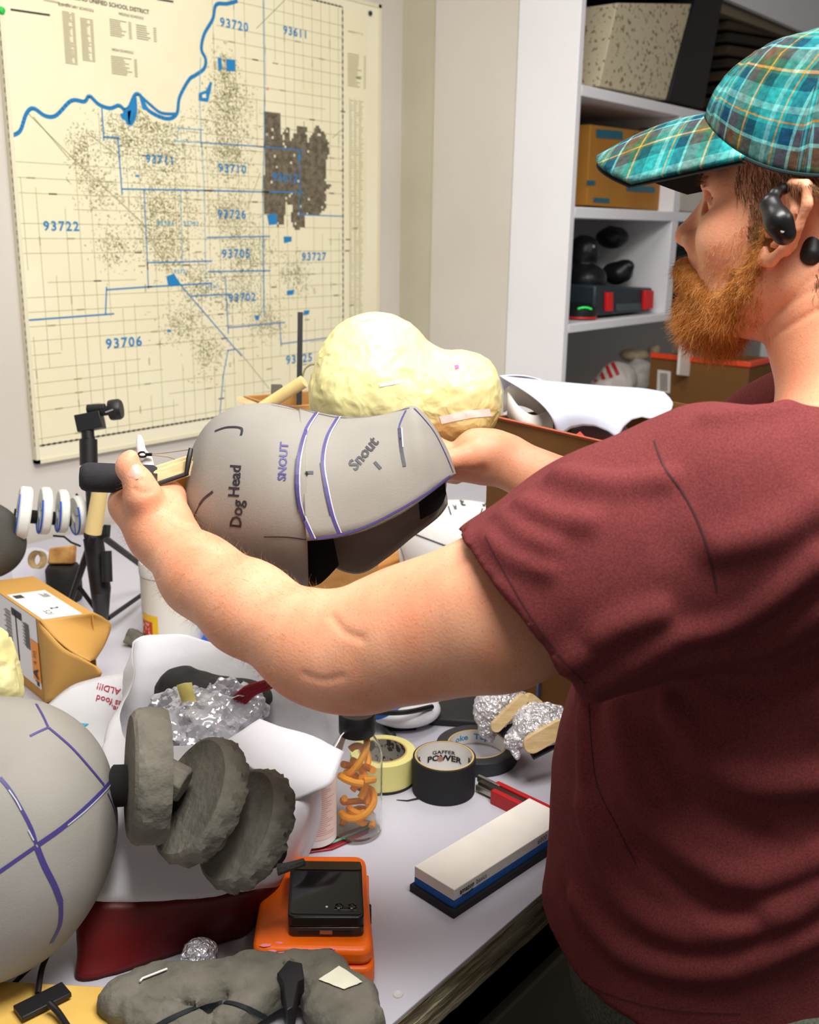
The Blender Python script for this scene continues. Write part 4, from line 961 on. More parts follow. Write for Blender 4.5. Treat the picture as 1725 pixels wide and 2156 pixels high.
for L, w in ((sl((205, 88), (240, 150), (272, 218)), .0022), (sl((272, 222), (220, 245), (170, 270)), .0022), (sl((275, 222), (400, 330), (500, 440), (590, 548)), .0026), (sl((655, 485), (590, 570), (480, 680), (350, 790), (215, 885)), .0046), (sl((205, 893), (80, 980), (-20, 1050)), .0034), (sl((0, 505), (60, 580), (130, 700), (180, 800), (205, 880)), .0030), (sl((210, 900), (250, 1000), (310, 1120), (345, 1213)), .0050), ([(128, 1900), (126, 1945), (108, 1985)], .0042), (sl((608, 592), (645, 680), (662, 780), (645, 880)), .0018)):
    strokes(mk, bb, [L], w, 0, 4)
for L in (sl((660, 492), (596, 578), (486, 688), (380, 775)), sl((50, 575), (95, 640), (120, 690)), sl((160, 800), (190, 860))): strokes(mk, bb, [L], .0011, 1, 4, .0012)
mk.build('marker_lines', [purple, glue], gb, smooth=False, fix=False)
def foam_disc(parent, c, n, r, th, name, m, seed, rough=.05, groove=False):
    """hand-cut disc with a chipped rim; c = centre of the near face, n = outward normal of that face"""
    n = nrm(n); g = np.random.default_rng(seed); ph = g.uniform(0, 6, 8)
    def rf(i, q):
        s = sum(.011*sin((k+2)*q+ph[k]) for k in range(4)); return 1+s*(.5)
    prof = [(0, 0), (r*.45, 0), (r*.78, -.001 if not groove else .001), (r*.90, .000 if not groove else .0015), (r*.965, -.003), (r, -.008), (r*1.0, -th*.5), (r*1.0, -th+.007), (r*.955, -th+.001), (r*.8, -th), (0, -th)]
    mb = MB(); N = 96; a = nrm(np.cross(n, UP)); b = np.cross(n, a); G = []
    for i, (rr2, h) in enumerate(prof):
        row = []
        for j in range(N):
            q = 2*pi*j/N; k = rr2*rf(i, q)
            if 5 <= i <= 8: k += r*rough*(.5*(((j*7+i*13+seed) % 5)/5-.5)+(int(q*9+seed+i*.8) % 4/3-.5)*.75)*(1 if i > 5 else .35)
            row.append(c+n*h+a*k*cos(q)+b*k*sin(q))
        G.append(row)
    mb.grid(G, 0, wrap=True); return mb.build(name, m, parent, angle=28)
cutf = mat('cut_dark_foam', (116, 112, 101), .85, col2=(95, 92, 82), scale=26, detail=6, bump=.55, bscale=110)
Dd = .955
def nv(x, y, z): return nrm(RT*x+UP*y-FW*z)      # right, up, towards the lens
foam_disc(gb, P(272, 1634, Dd-.002), nv(-.93, .04, .34), .0625, .034, 'neck_disc', cutf, 3, .05)
foam_disc(gb, P(398, 1676, Dd+.004), nv(-.70, .46, .54), .0600, .026, 'neck_disc', cutf, 5, .07)
foam_disc(gb, P(496, 1735, Dd+.018), nv(-.66, .50, .56), .0580, .026, 'neck_disc', cutf, 9, .09)
cn = MB(); ax = nv(.86, -.40, .1); c0 = P(335, 1628, Dd-.010); cn.lathe(c0, ax, [(0, 0), (.0165, 0), (.0175, .002), (.0175, .024), (.016, .027), (0, .028)], 7); bevel(cn.build('neck_spacer', cutf, gb, angle=20), .001)
cn = MB(); cn.tube([P(240, 1655, Dd+.02), P(330, 1650, Dd+.02), P(430, 1710, Dd+.03), P(540, 1770, Dd+.045), P(580, 1800, Dd+.045)], [.02, .02, .018, .018, .018], 16); cn.build('neck_core', mat('black_foam_and_shade', (22, 22, 22), .9), gb)
cn = MB(); n_ = nv(.45, -.40, .80); cn.lathe(P(570, 1800, Dd-.005), n_, [(0, -.012), (.014, -.012), (.0165, -.006), (.0165, .0), (.015, .003), (0, .0045)], 30); cn.build('end_cap', mat('black_cap', (20, 20, 22), .6), gb)
cn = MB(); cn.tube([P(585, 1830, Dd-.01), P(602, 1827, Dd-.01), P(640, 1815, Dd)], [.006, .0045, .0038], 8); cn.build('tape_tail', mat('torn_black_tape', (48, 48, 46), .7, bump=.6, bscale=200), gb)

# ================================================================ open shopping bag
bw = mat('white_woven_bag', (226, 226, 230), .62, col2=(216, 216, 222), scale=6, bump=.35, bscale=34, spec=.3, trans=0); red = mat('dark_red_bag', (112, 16, 20), .45, col2=(86, 8, 14), scale=8, bump=.2, bscale=30)
bag = thing('shopping_bag', PZ(340, 1960, TZ), 'open white and dark red reusable shopping bag stuffed with clear film, beside the puppet neck', 'bag')
LF0, RF0 = PZ(165, 2062, TZ+.002), PZ(528, 1958, TZ+.002); bk = nrm(np.array([FW[0], FW[1], 0]))*.17
def loop8(LF, Fm, RFt, Rm, RB, Bm, LB, Lm): return [LF, Fm, RFt, Rm, RB, Bm, LB, Lm]
L0 = loop8(LF0, PZ(390, 2002, TZ+.002), RF0, RF0+bk*.5, RF0+bk, (LF0+RF0)/2+bk*1.05, LF0+bk, LF0+bk*.5)
L1 = loop8(P(185, 1892, 1.005), P(400, 1897, 1.02), P(562, 1866, 1.045), P(610, 1840, 1.12), P(640, 1800, 1.19), P(500, 1760, 1.25), P(300, 1760, 1.20), P(200, 1830, 1.09))
L2 = loop8(P(215, 1740, 1.03), P(420, 1770, 1.05), P(600, 1745, 1.065), P(668, 1680, 1.15), P(700, 1610, 1.23), P(560, 1540, 1.33), P(340, 1540, 1.30), P(240, 1620, 1.15))
L3 = loop8(P(225, 1600, 1.07), P(440, 1650, 1.08), P(615, 1665, 1.09), P(690, 1600, 1.16), P(724, 1515, 1.25), P(560, 1440, 1.36), P(300, 1420, 1.36), P(250, 1500, 1.20))
L4 = loop8(P(262, 1555, 1.10), P(455, 1570, 1.10), P(628, 1625, 1.10), P(722, 1552, 1.17), P(716, 1478, 1.27), P(560, 1372, 1.38), P(300, 1338, 1.40), P(283, 1420, 1.25))
rows_ = []
loops = [spline(np.array(L), 96, True) for L in (L0, L1, L2, L3, L4)]
for i in range(33):
    t = i/32*4; a = min(int(t), 3); f = t-a; g4 = [loops[max(a-1, 0)], loops[a], loops[a+1], loops[min(a+2, 4)]]
    r = .5*((2*g4[1])+(-g4[0]+g4[2])*f+(2*g4[0]-5*g4[1]+4*g4[2]-g4[3])*f*f+(-g4[0]+3*g4[1]-3*g4[2]+g4[3])*f**3)
    r = r+.0035*np.stack([vnoise(r, 26, 1), vnoise(r, 26, 2), vnoise(r, 26, 3)], 1)*min(1, i/3)+.0012*np.stack([vnoise(r, 70, 1), vnoise(r, 70, 2), vnoise(r, 70, 3)], 1); rows_.append(r)
def bagpart(r0, r1, name, m):
    mb = MB(); mb.grid(rows_[r0:r1+1], 0, wrap=True)
    if r0 == 0: mb.F.append(list(range(96))); mb.M.append(0)
    o = mb.build(name, m, bag, angle=180); solid(o, .0012); return o
bagpart(0, 8, 'red_base', red); bagpart(8, 32, 'white_wall', bw)
def patchP(name, quad_rows, m, parent, th=.0012, noise=.0015, sc=40, nu=6, nv_=6, seed=1):
    R0 = [spline(np.array([P(*q) for q in r]), nu*(len(r)-1)+1) for r in quad_rows]; R0 = np.array(R0); G = np.stack([spline(R0[:, j], nv_*(len(quad_rows)-1)+1) for j in range(R0.shape[1])], 1)
    sh = G.shape; G = G.reshape(-1, 3); G = G+noise*np.stack([vnoise(G, sc, seed), vnoise(G, sc, seed+1), vnoise(G, sc, seed+2)], 1); G = G.reshape(sh)
    o = MB().grid(G).build(name, m, parent, angle=180)
    if th: solid(o, th)
    return o, G
patchP('folded_cuff', [[(548, 1514, 1.12), (640, 1545, 1.13), (726, 1584, 1.14)], [(500, 1545, 1.095), (600, 1605, 1.095), (695, 1650, 1.10)], [(462, 1565, 1.085), (560, 1640, 1.08), (612, 1686, 1.085)]], bw, bag, noise=.002)
sp_, SG = patchP('side_gusset', [[(96, 1488, 1.40), (150, 1445, 1.42), (215, 1425, 1.42), (290, 1418, 1.40)], [(120, 1545, 1.30), (170, 1530, 1.30), (230, 1530, 1.29), (292, 1530, 1.27)], [(160, 1600, 1.18), (200, 1605, 1.17), (240, 1605, 1.165), (300, 1600, 1.16)]], bw, bag, noise=.0015)
gv = bvh_of(SG.reshape(-1, 3), [(i*SG.shape[1]+j, i*SG.shape[1]+j+1, (i+1)*SG.shape[1]+j+1, (i+1)*SG.shape[1]+j) for i in range(SG.shape[0]-1) for j in range(SG.shape[1]-1)])
tx = MB()
for t, c, s in (('from ALDI!!', (250, 1457), 19), ('carries food', (248, 1482), 19), ('bottle,', (256, 1497), 17)): text_on(tx, gv, t, c, s, 165, 0, .01, lift=.0016)
tx.build('red_print', mat('red_print', (176, 24, 60), .6), bag, smooth=False, fix=False)
tx = MB(); patch(tx, gv, [(160, 1524), (188, 1526), (176, 1534), (166, 1534)], 4, .0016); tx.build('cyan_print', mat('cyan_print', (50, 180, 215), .6), bag, smooth=False, fix=False)
hd = MB()
for k in range(4): hd.tube(spline([P(494+k*7, 1470+k*3, 1.24), P(520+k*6, 1447+k*4, 1.23), P(560+k*3, 1435+k*4, 1.22), P(600, 1418+k*5, 1.21), P(660, 1440+k*4, 1.20)], 14), .0028, 8)
hd.build('handle', mat('red_strap', (140, 14, 34), .7, bump=.4, bscale=300), bag)
# contents
film = mat('clear_film', (236, 238, 246), .10, trans=.45, ior=1.25, spec=1.0, metal=.25)
FS = SDF(); FS.el(P(420, 1560, 1.21), (.052, .05, .05), (RT, FW, UP), k=.02); FS.el(P(480, 1500, 1.26), (.045, .03, .03), (RT, FW, UP), k=.02); FS.el(P(380, 1500, 1.27), (.035, .03, .03), (RT, FW, UP), k=.02); FS.el(P(475, 1480, 1.25), (.012, .01, .025), (RT, FW, UP), k=.02)
FS.mod = lambda p, d: d+facet(p, 46, .013, 2)+facet(p, 110, .004, 7)
v, q = isosurf(FS, P(430, 1540, 1.23)-.1, P(430, 1540, 1.23)+.1, .003)
tag(emit('clear_film_bundle', v, q, film, angle=16), 'crumpled clear plastic film bundle stuffed in the open shopping bag', 'plastic film')
FS = SDF(); FS.el(P(450, 1470, 1.33), (.075, .04, .028), (RT, FW, UP), k=.02); FS.el(P(380, 1450, 1.34), (.03, .03, .03), (RT, FW, UP), k=.02); FS.mod = lambda p, d: d+facet(p, 26, .006, 4)
v, q = isosurf(FS, P(440, 1470, 1.33)-.12, P(440, 1470, 1.33)+.12, .004)
tag(emit('dark_cloth', relax(v, q, 1), q, mat('dark_grey_cloth', (58, 58, 58), .9), angle=180), 'dark grey cloth inside the shopping bag, behind the clear film', 'cloth')
pt = bpy.data.objects.new('tmp', None); bpy.data.objects.remove(pt)
G = [[P(x, y, 1.195+.004*sin(i)) for x, y in r] for i, r in enumerate([[(372, 1443), (388, 1438), (404, 1437)], [(380, 1470), (395, 1466), (409, 1463)], [(388, 1496), (404, 1494), (418, 1491)], [(396, 1510), (408, 1508), (420, 1505)]])]
o = MB().grid(G).build('tape_strip', mat('yellow_tape', (238, 224, 130), .5)); solid(o, .001); tag(o, 'short strip of yellow tape stuck on the clear film in the bag', 'tape strip')

# ================================================================ orange case with a folding phone
def prism(mb, top, z0, z1, m=0, grow=0):
    top = [np.asarray(p)[:2] for p in top]; c = sum(top)/len(top); k = len(top)
    V = [(*(c+(p-c)*(1+grow)), z0) for p in top]+[(*p, z1) for p in top]
    return mb.add(V, [tuple(range(k-1, -1, -1)), tuple(range(k, 2*k))]+[(i, (i+1) % k, k+(i+1) % k, k+i) for i in range(k)], m)
def rpoly(pts, r, n=6):
    """round the corners of a polygon (xy)"""
    pts = [np.asarray(p)[:2] for p in pts]; out = []; k = len(pts)
    for i in range(k):
        p, a, b = pts[i], pts[i-1], pts[(i+1) % k]; u = nrm(a-p); w = nrm(b-p); s, e = p+u*r, p+w*r
        for t in np.linspace(0, 1, n): out.append((1-t)**2*s+2*t*(1-t)*p+t*t*e)
    return out
om = mat('orange_plastic', (255, 112, 12), .38, col2=(250, 104, 8), scale=10, bump=.05, bscale=300, spec=.5)
zt = TZ+.040; TL_, TR_, BR_, BL_ = PZ(562, 1799, zt), PZ(770, 1800, zt), PZ(786, 2002, zt), PZ(530, 1996, zt)
oc = thing('plastic_case', ((TL_+BR_)/2)[:2].tolist()+[TZ], 'bright orange hard plastic case lying flat under a folded phone', 'case')
mb = MB(); prism(mb, rpoly([TL_, TR_, BR_, BL_], .014), TZ+.022, zt); o = bevel(mb.build('lid', om, oc), .0055, 3)
q4 = [TL_, TR_, BR_, BL_]; c4 = sum(q4)/4; base4 = [c4+(p-c4)*1.035 for p in q4]
mb = MB(); prism(mb, rpoly(base4, .014), TZ, TZ+.0215); bevel(mb.build('tray', om, oc), .004, 3)
ux = nrm((TR_-TL_)*[1, 1, 0]); uy = nrm((TL_-BL_)*[1, 1, 0]); uz = np.array([0, 0, 1.])
mb = MB(); cr_ = c4+ux*np.linalg.norm((BR_-BL_))*.49; 
p0 = PZ(774, 1925, TZ+.024); mb.obox(p0-uz*.004, ux*.004, uy*.009, uz*.010); bevel(mb.build('latch', mat('black_latch', (22, 22, 24), .45), oc), .001)
mb = MB(); p0 = PZ(769, 1868, TZ+.024); mb.obox(p0-uz*.004, ux*.004, uy*.017, uz*.007); bevel(mb.build('hinge_tab', om, oc), .001)
for i in (1,): 
    mb = MB(); cc = (BL_*.52+BR_*.48)+uy*.030; 
pm = MB()
for (x, y, r) in ((560, 1990, .004), (575, 2002, .003), (597, 2008, .005), (588, 1985, .003), (650, 2003, .003), (690, 2000, .0035), (700, 1997, .003)):
    p = PZ(x, y, zt+.0004); n = 9; pm.add([p+ux*r*cos(2*pi*i/n)*rr.uniform(.7, 1.9)+uy*r*sin(2*pi*i/n)*rr.uniform(.4, .8) for i in range(n)], [tuple(range(n))])
pm.build('pink_paint_smear', mat('pink_smear', (250, 140, 150), .5), oc, fix=False)
# phone
zp = zt+.022; A, Bc, Cc, Dc = PZ(612, 1812, zp), PZ(762, 1814, zp), PZ(767, 1932, zp), PZ(606, 1932, zp)
phn = thing('folding_phone', [*((A+Cc)/2)[:2], zt], 'black folding phone in a clear case, closed, on top of the orange case', 'phone')
dkb = mat('phone_glass', (5, 6, 8), .08); frm = mat('phone_frame', (28, 26, 26), .3, metal=.3); casem = mat('phone_case', (46, 42, 38), .22)
mb = MB(); prism(mb, rpoly([A, Bc, Cc, Dc], .007), zt+.0115, zp); bevel(mb.build('upper_half', frm, phn), .0016, 3)
mb = MB(); prism(mb, rpoly([A, Bc, Cc, Dc], .007), zt+.0002, zt+.0108); bevel(mb.build('lower_half', casem, phn), .0016, 3)
c5 = (A+Bc+Cc+Dc)/4; pu = nrm(Bc-A); pv = nrm((A+Bc-Cc-Dc)*[1, 1, 0]); hw = np.linalg.norm(Bc-A)/2; hh_ = np.linalg.norm((A+Bc-Cc-Dc))/4
def pp(u, v, h=0): return c5+pu*u*hw+pv*v*hh_+uz*h
mb = MB(); prism(mb, rpoly([pp(-.9, .58), pp(.9, .58), pp(.92, -.90), pp(-.92, -.90)], .004), zp, zp+.0005); mb.build('cover_screen', dkb, phn)
mb = MB(); prism(mb, rpoly([pp(-.97, .97), pp(.97, .97), pp(.97, .66), pp(-.97, .66)], .003), zp, zp+.0008); mb.build('hinge_cover', mat('bronze_hinge', (74, 64, 44), .35, metal=.4), phn)
mb = MB(); q0, q1 = pp(.22, -.66), pp(.80, -.66); 
mb.tube([q0+uz*.0006, q1+uz*.0006], .0052, 16); mb.V = [(x, y, zp+.0006+(z-zp-.0006)*.12) for x, y, z in mb.V]; cb_ = mb.build('camera_island', frm, phn)
for u in (.34, .68):
    mb = MB(); mb.lathe(pp(u, -.66, .0006), uz, [(0, .0006), (.0030, .0007), (.0036, .0016), (.0042, .0014), (.0044, 0)], 24); le = mb.build('camera_lens', dkb, cb_)
mb = MB(); mb.lathe(pp(.02, -.66, .0004), uz, [(0, .0006), (.0011, .0005), (.0013, 0)], 12); mb.build('flash', mat('white_plastic', (236, 234, 232), .35), phn)
mb = MB(); mb.obox(pp(.0, -1.0, -.016), pu*.006, pv*.0012, uz*.002); mb.build('charging_port', mat('steel_port', (150, 140, 130), .3, metal=.8), phn)
for u in (-.45, .42): mb = MB(); mb.obox(pp(u, -1.0, -.0165), pu*.010, pv*.0010, uz*.0010); mb.build('case_slot', mat('black_tape', (24, 24, 26), .5), phn)

# ================================================================ sharpening stone
zs = TZ+.032; A, Bc, Cc = PZ(873, 1823, zs), PZ(957, 1874, zs), PZ(1095, 1694, zs); ex = nrm(Bc-A); ey = nrm(Cc-A); ey = nrm(ey-ex*(ex@ey)); wv, lv = np.linalg.norm(Bc-A), .200
ws = thing('sharpening_stone', [*(A+ex*wv/2+ey*lv/2)[:2], TZ], 'white and blue sharpening stone on a black base, near the front of the table', 'sharpening stone')
def layer(name, z0, z1, m, g=0): 
    mb = MB(); a = A-ex*g-ey*g; prism(mb, [a, a+ex*(wv+2*g), a+ex*(wv+2*g)+ey*(lv+2*g), a+ey*(lv+2*g)], z0, z1); return bevel(mb.build(name, m, ws), .0008)
layer('rubber_base', TZ, TZ+.009, mat('black_rubber', (26, 27, 32), .7), .0035); layer('coarse_layer', TZ+.009, TZ+.0185, mat('blue_stone', (22, 88, 170), .8, col2=(30, 98, 180), scale=200)); layer('fine_layer', TZ+.0185, zs, mat('white_stone', (238, 232, 222), .75, col2=(226, 222, 218), scale=14, stretch=(1, 1, 1)))
tx = MB(); fo = Bc+ex*.0005; put_text(tx, 'amazon', .0088, fo+ey*.020-uz*.0068, ey, uz, 0, .0002, sx=.85); put_text(tx, 'basics', .0088, fo+ey*.0435-uz*.0068, ey, uz, 0, 0, sx=.85); put_text(tx, '6000', .009, fo+ey*.150-uz*.0072, ey, uz, 0, 0)
tx.tube(spline([fo+ey*.012-uz*.0118, fo+ey*.020-uz*.0135, fo+ey*.029-uz*.0118], 8), .00035, 5)
tx.build('side_print', mat('black_print', (24, 24, 26), .6), ws, smooth=False, fix=False)

# ================================================================ tape rolls
def roll(name, cpx, ztop, r, ri, h, m, mi, label, cat='tape roll', seed=0, core=.0022, grp=None):
    c = PZ(*cpx, ztop); b = np.array([c[0], c[1], ztop-h]); t = thing(name, b, label, cat, grp)
    mb = MB(); mb.lathe(b, uz, [(ri+core, 0), (r-.0006, 0), (r, .0006), (r, h-.0006), (r-.0006, h), (ri+core, h)], 72, closed=False); mb.build('tape', m, t)
    mb = MB(); mb.lathe(b, uz, [(ri, .0003), (ri+core, .0003), (ri+core, h+.0004), (ri, h+.0004)], 72, ms=[0, 0, 0, 0], closed=True); o = mb.build('cardboard_core', mat('kraft_core', (202, 172, 112), .8), t)
    mb = MB(); mb.lathe(b, uz, [(ri-.0002, .0006), (ri-.0002, h)], 72); o = mb.build('core_lining', mi, t); return t, b, o
white_l = mat('white_liner', (236, 234, 228), .5)
t1, b1, _ = roll('gaffer_tape', (936, 1591), TZ+.049, .0405, .0360, .049, mat('black_gaffer', (30, 31, 34), .75, col2=(26, 27, 30), scale=300), white_l, 'tall black gaffer tape roll with a printed white core, foremost of the rolls')
def cyl_text(mb, txt, b, R, ang0, zc, size, m=0, bold=0, sx=1):
    V, Fc = text_geo(txt, size, bold); mb.add([b+np.array([cos(ang0-x*sx/R)*R, sin(ang0-x*sx/R)*R, zc+y]) for x, y, z in V], Fc, m)
va = atan2(b1[1], b1[0])    # direction away from the lens
tx = MB(); R_ = .0352
for da, zc in ((0, .026), (-1.75, .034), (1.75, .034)):
    s_ = 1
    cyl_text(tx, 'GAFFER', b1, R_, va-da+.03, zc+.0085, .0072*s_, 0, .0001, 1.25); cyl_text(tx, 'POWER', b1, R_, va-da, zc, .0115*s_, 0, .0004, 1.2)
tx.build('core_print', [mat('black_print', (24, 24, 26), .6)], t1, smooth=False, fix=False)
for da, zc in ((0, .026), (-1.75, .034), (1.75, .034)):
    tx = MB(); cyl_text(tx, 'o', b1, R_-.0002, va-da+.16, zc, .013, 0, .0008, 1.1); tx.build('core_mark', mat('copper_print', (190, 130, 110), .5), t1, smooth=False, fix=False)
t2, b2, _ = roll('cloth_tape', (1005, 1566), TZ+.020, .0560, .0385, .020, mat('black_cloth_tape', (44, 46, 50), .6), white_l, 'wide flat black tape roll with a white core lying under the front foil head')
tx = MB(); va = atan2(b2[1], b2[0]); cyl_text(tx, 'oke  Tape', b2, .0380, va+.15, .0105, .012, 0, .0003, 1.2)
V2 = []; tx.build('core_print', mat('pale_blue_print', (70, 150, 200), .6), t2, smooth=False, fix=False)
t3, b3, _ = roll('masking_tape', (806, 1580), TZ+.040, .0435, .0300, .040, mat('pale_yellow_tape', (236, 230, 152), .6, col2=(230, 222, 140), scale=8), mat('printed_core', (168, 162, 150), .6, col2=(60, 56, 50), scale=90, rampw=(.5, .52)), 'pale yellow masking tape roll between the clear jar and the black gaffer tape')
mb = MB(); mb.lathe(b3, uz, [(.0300, .0), (.0445, 0), (.0447, .0035), (.0300, .0035)], 60, closed=True)
mb.build('black_strip', mat('black_tape', (24, 24, 26), .5), t3)
mb = MB(); mb.tube([PZ(835, 1684, TZ+.001), PZ(858, 1686, TZ+.001), PZ(885, 1680, TZ+.002)], [.0004, .001, .0012], 6); tag(mb.build('tape_sliver', mat('black_tape', (24, 24, 26), .5)), 'thin black tape sliver in front of the gaffer tape roll', 'tape sliver')

# ================================================================ utility knife
a, b = PZ(1008, 1648, TZ+.012), PZ(1210, 1745, TZ+.012); kx = nrm(b-a); ky = np.cross(uz, kx); kl = np.linalg.norm(b-a)
kn = thing('utility_knife', [*(a+b)[:2]/2, TZ], 'red snap-blade utility knife with silver nose, tucked behind the sharpening stone', 'knife')
def kb(u0, u1, v0, v1, z0, z1, name, m, bv=.0012): 
    mb = MB(); prism(mb, [a+kx*u0+ky*v0, a+kx*u1+ky*v0, a+kx*u1+ky*v1, a+kx*u0+ky*v1], z0, z1); return bevel(mb.build(name, m, kn), bv)
rk = mat('red_knife_body', (176, 22, 26), .4); st_ = mat('brushed_steel', (176, 172, 160), .3, metal=.85)
kb(.030, kl, -.013, -.0045, TZ, TZ+.019, 'body_side', rk); kb(.022, kl, .0055, .013, TZ, TZ+.019, 'body_side', rk); kb(.03, kl, -.0045, .0055, TZ, TZ+.010, 'body_floor', rk)
kb(.002, kl, -.0040, .0050, TZ+.012, TZ+.0165, 'blade_channel', mat('dark_channel', (78, 72, 64), .35, metal=.7), .0005)
kb(.0, .04, -.0065, .0065, TZ+.004, TZ+.0118, 'blade_guide', st_, .001); kb(-.006, .03, .004, .0085, TZ+.010, TZ+.0185, 'blade', st_, .0004)
# ================================================================ foil creature heads on wooden mouths
foil = mat('kitchen_foil', (244, 244, 250), .3, metal=.55); crumple(foil, 70, .8, .006)
for n0, (cx, cy, dd, rx, ry, tail, jaw, jw, tube, lab) in enumerate((
    ((1046), 1492, 1.385, .030, .030, (1031, 1562), [(1036, 1538), (1108, 1464), (1140, 1490)], .0075, [(1050, 1545), (1092, 1498)], 'foil animal head on a wooden jaw, farther one, lying on the flat black tape roll'),
    ((1132), 1530, 1.335, .033, .030, (1088, 1592), [(1104, 1576), (1195, 1524), (1232, 1504)], .0115, [(1120, 1590), (1210, 1545)], 'foil animal head on a wooden jaw, the nearer one beside the maroon shirt'))):
    fh = thing('foil_creature', P(cx, cy+45, dd+.02), lab, 'foil model', 'foil animal heads'); f = SDF()
    f.el(P(cx, cy, dd), (rx, rx*.9, ry), (RT, FW, UP), k=.012); f.el(P(cx+30, cy-8, dd+.01), (rx*.9, rx*.7, ry*.75), (RT, FW, UP), k=.012); f.chain([P(cx-22, cy+20, dd-.004), P(tail[0]-6, tail[1]-30, dd-.006), P(*tail, dd-.008)], [.014, .010, .0030], .008)
    f.mod = lambda p, d: d+facet(p, 80, .0045, 7)+facet(p, 190, .0016, 9)
    v, q = isosurf(f, P(cx, cy, dd)-.085, P(cx, cy, dd)+.085, .0018); emit('foil_skin', v, q, foil, fh, angle=8)
    mb = MB(); slat(mb, P(*jaw[0], dd-.036), P(*jaw[1], dd-.030), UP, jw, .010); bevel(mb.build('lower_jaw', woodl, fh), .0008)
    mb = MB(); slat(mb, P(*jaw[1], dd-.030), P(*jaw[2], dd-.022), UP, jw*.9, .010); bevel(mb.build('jaw_plate', woodl, fh), .0008)
    mb = MB(); mb.tube([P(*tube[0], dd-.016), P(*tube[1], dd-.004)], .0065, 14); mb.build('axle_tube', mat('black_tube', (22, 22, 24), .4), fh)

# ================================================================ clear jar, white bottle, zip pouch
jb = PZ(752, 1752, TZ); jb = np.array([jb[0], jb[1], TZ+.0035]); jr = .0300
jg = mat('clear_plastic', (250, 252, 252), .03, trans=.97, ior=1.12, spec=.5)
jar = thing('clear_jar', jb, 'clear plastic jar with a black lid and orange strips inside, beside the shopping bag', 'jar')
jh = .135; mb = MB(); mb.lathe(jb, uz, [(0, 0), (jr-.004, 0), (jr, .004), (jr, jh*.74), (jr-.002, jh*.82), (jr*.62, jh*.93), (jr*.60, jh), (jr*.58, jh), (jr*.60, jh*.93), (jr-.0035, jh*.815), (jr-.0015, jh*.74), (jr-.0015, .005), (0, .0015)], 48); mb.build('wall', jg, jar)
mb = MB(); mb.lathe(jb+uz*(jh-.006), uz, [(0, 0), (jr*.70, 0), (jr*.72, .002), (jr*.72, .024), (jr*.68, .026), (0, .026)], 40); mb.build('lid', mat('black_lid', (22, 22, 24), .35), jar)
orr = mat('orange_foam_strip', (250, 164, 24), .6); g = np.random.default_rng(5)
for k in range(13):
    a0 = g.uniform(0, 2*pi); z0 = .008+.0072*k; rd = g.uniform(.009, .021); pts = []
    for t in np.linspace(0, g.uniform(2.4, 4.2), 12): pts.append(jb+np.array([rd*cos(a0+t), rd*sin(a0+t), z0+.010*sin(t*1.1+k)+.007*t*(k % 2)]))
    mb = MB(); mb.tube(pts, [.0042]*12, 8); o = mb.build('orange_strip', orr); tag(o, 'curled orange strip inside the clear jar', 'strip', 'orange strips in the clear jar')
mb = MB(); mb.lathe(jb+np.array([.008, -.010, .012]), nrm([.5, .2, .6]), [(0, 0), (.008, 0), (.009, .004), (.008, .010), (0, .011)], 20); tag(mb.build('bottle_cap', mat('white_plastic', (236, 234, 232), .35)), 'small white cap inside the clear jar among orange strips', 'cap')
bb_ = PZ(662, 1770, TZ); bb_ = np.array([bb_[0], bb_[1], TZ+.0045]); wb = thing('white_bottle', bb_, 'small white bottle with an orange and pale text label, under the bag cuff', 'bottle')
mb = MB(); mb.lathe(bb_, uz, [(0, 0), (.023, 0), (.0265, .003), (.0265, .09), (.022, .102), (.012, .106), (.012, .112), (0, .112)], 48); mb.build('wall', mat('milky_plastic', (240, 236, 230), .4), wb)
va = atan2(bb_[1], bb_[0])+pi
def wrap(mb, b, R, a0, a1, z0, z1, m=0, n=24): mb.grid([[b+np.array([R*cos(a), R*sin(a), z]) for a in np.linspace(a0, a1, n)] for z in (z0, z1)], m)
mb = MB(); wrap(mb, bb_, .0268, va-.30, va+1.35, .012, .088); mb.build('text_label', mat('pink_white_label', (240, 214, 204), .5), wb, fix=False)
mb = MB(); wrap(mb, bb_, .0268, va-1.5, va-.30, .012, .088); mb.build('picture_label', mat('orange_picture', (222, 96, 40), .5, col2=(244, 216, 190), scale=60, rampw=(.48, .54)), wb, fix=False)
mb = MB()
for i in range(26): z = .018+i*.0026; wrap(mb, bb_, .02695, va-.18, va+rr.uniform(.5, 1.1), z, z+.0007, 0, 12)
mb.build('label_text', mat('grey_print', (196, 160, 150), .6), wb, fix=False)
zc = [PZ(600, 1772, TZ+.004), PZ(700, 1762, TZ+.004), PZ(782, 1728, TZ+.004), PZ(776, 1752, TZ+.004), PZ(700, 1785, TZ+.004), PZ(612, 1798, TZ+.004)]
mb = MB(); prism(mb, zc, TZ+.0002, TZ+.003); zp_ = bevel(mb.build('zip_pouch', mat('red_vinyl', (170, 40, 52), .3, col2=(120, 24, 34), scale=30, bump=.3, bscale=60)), .001); tag(zp_, 'flat red vinyl zip pouch lying under the clear jar and white bottle', 'pouch')
mb = MB(); mb.tube(spline([PZ(640, 1790, TZ+.0045), PZ(700, 1774, TZ+.0045), PZ(778, 1740, TZ+.0045)], 20), .0016, 6); o = mb.build('zipper', mat('teal_zipper', (120, 180, 150), .5, bump=.9, bscale=300), zp_)

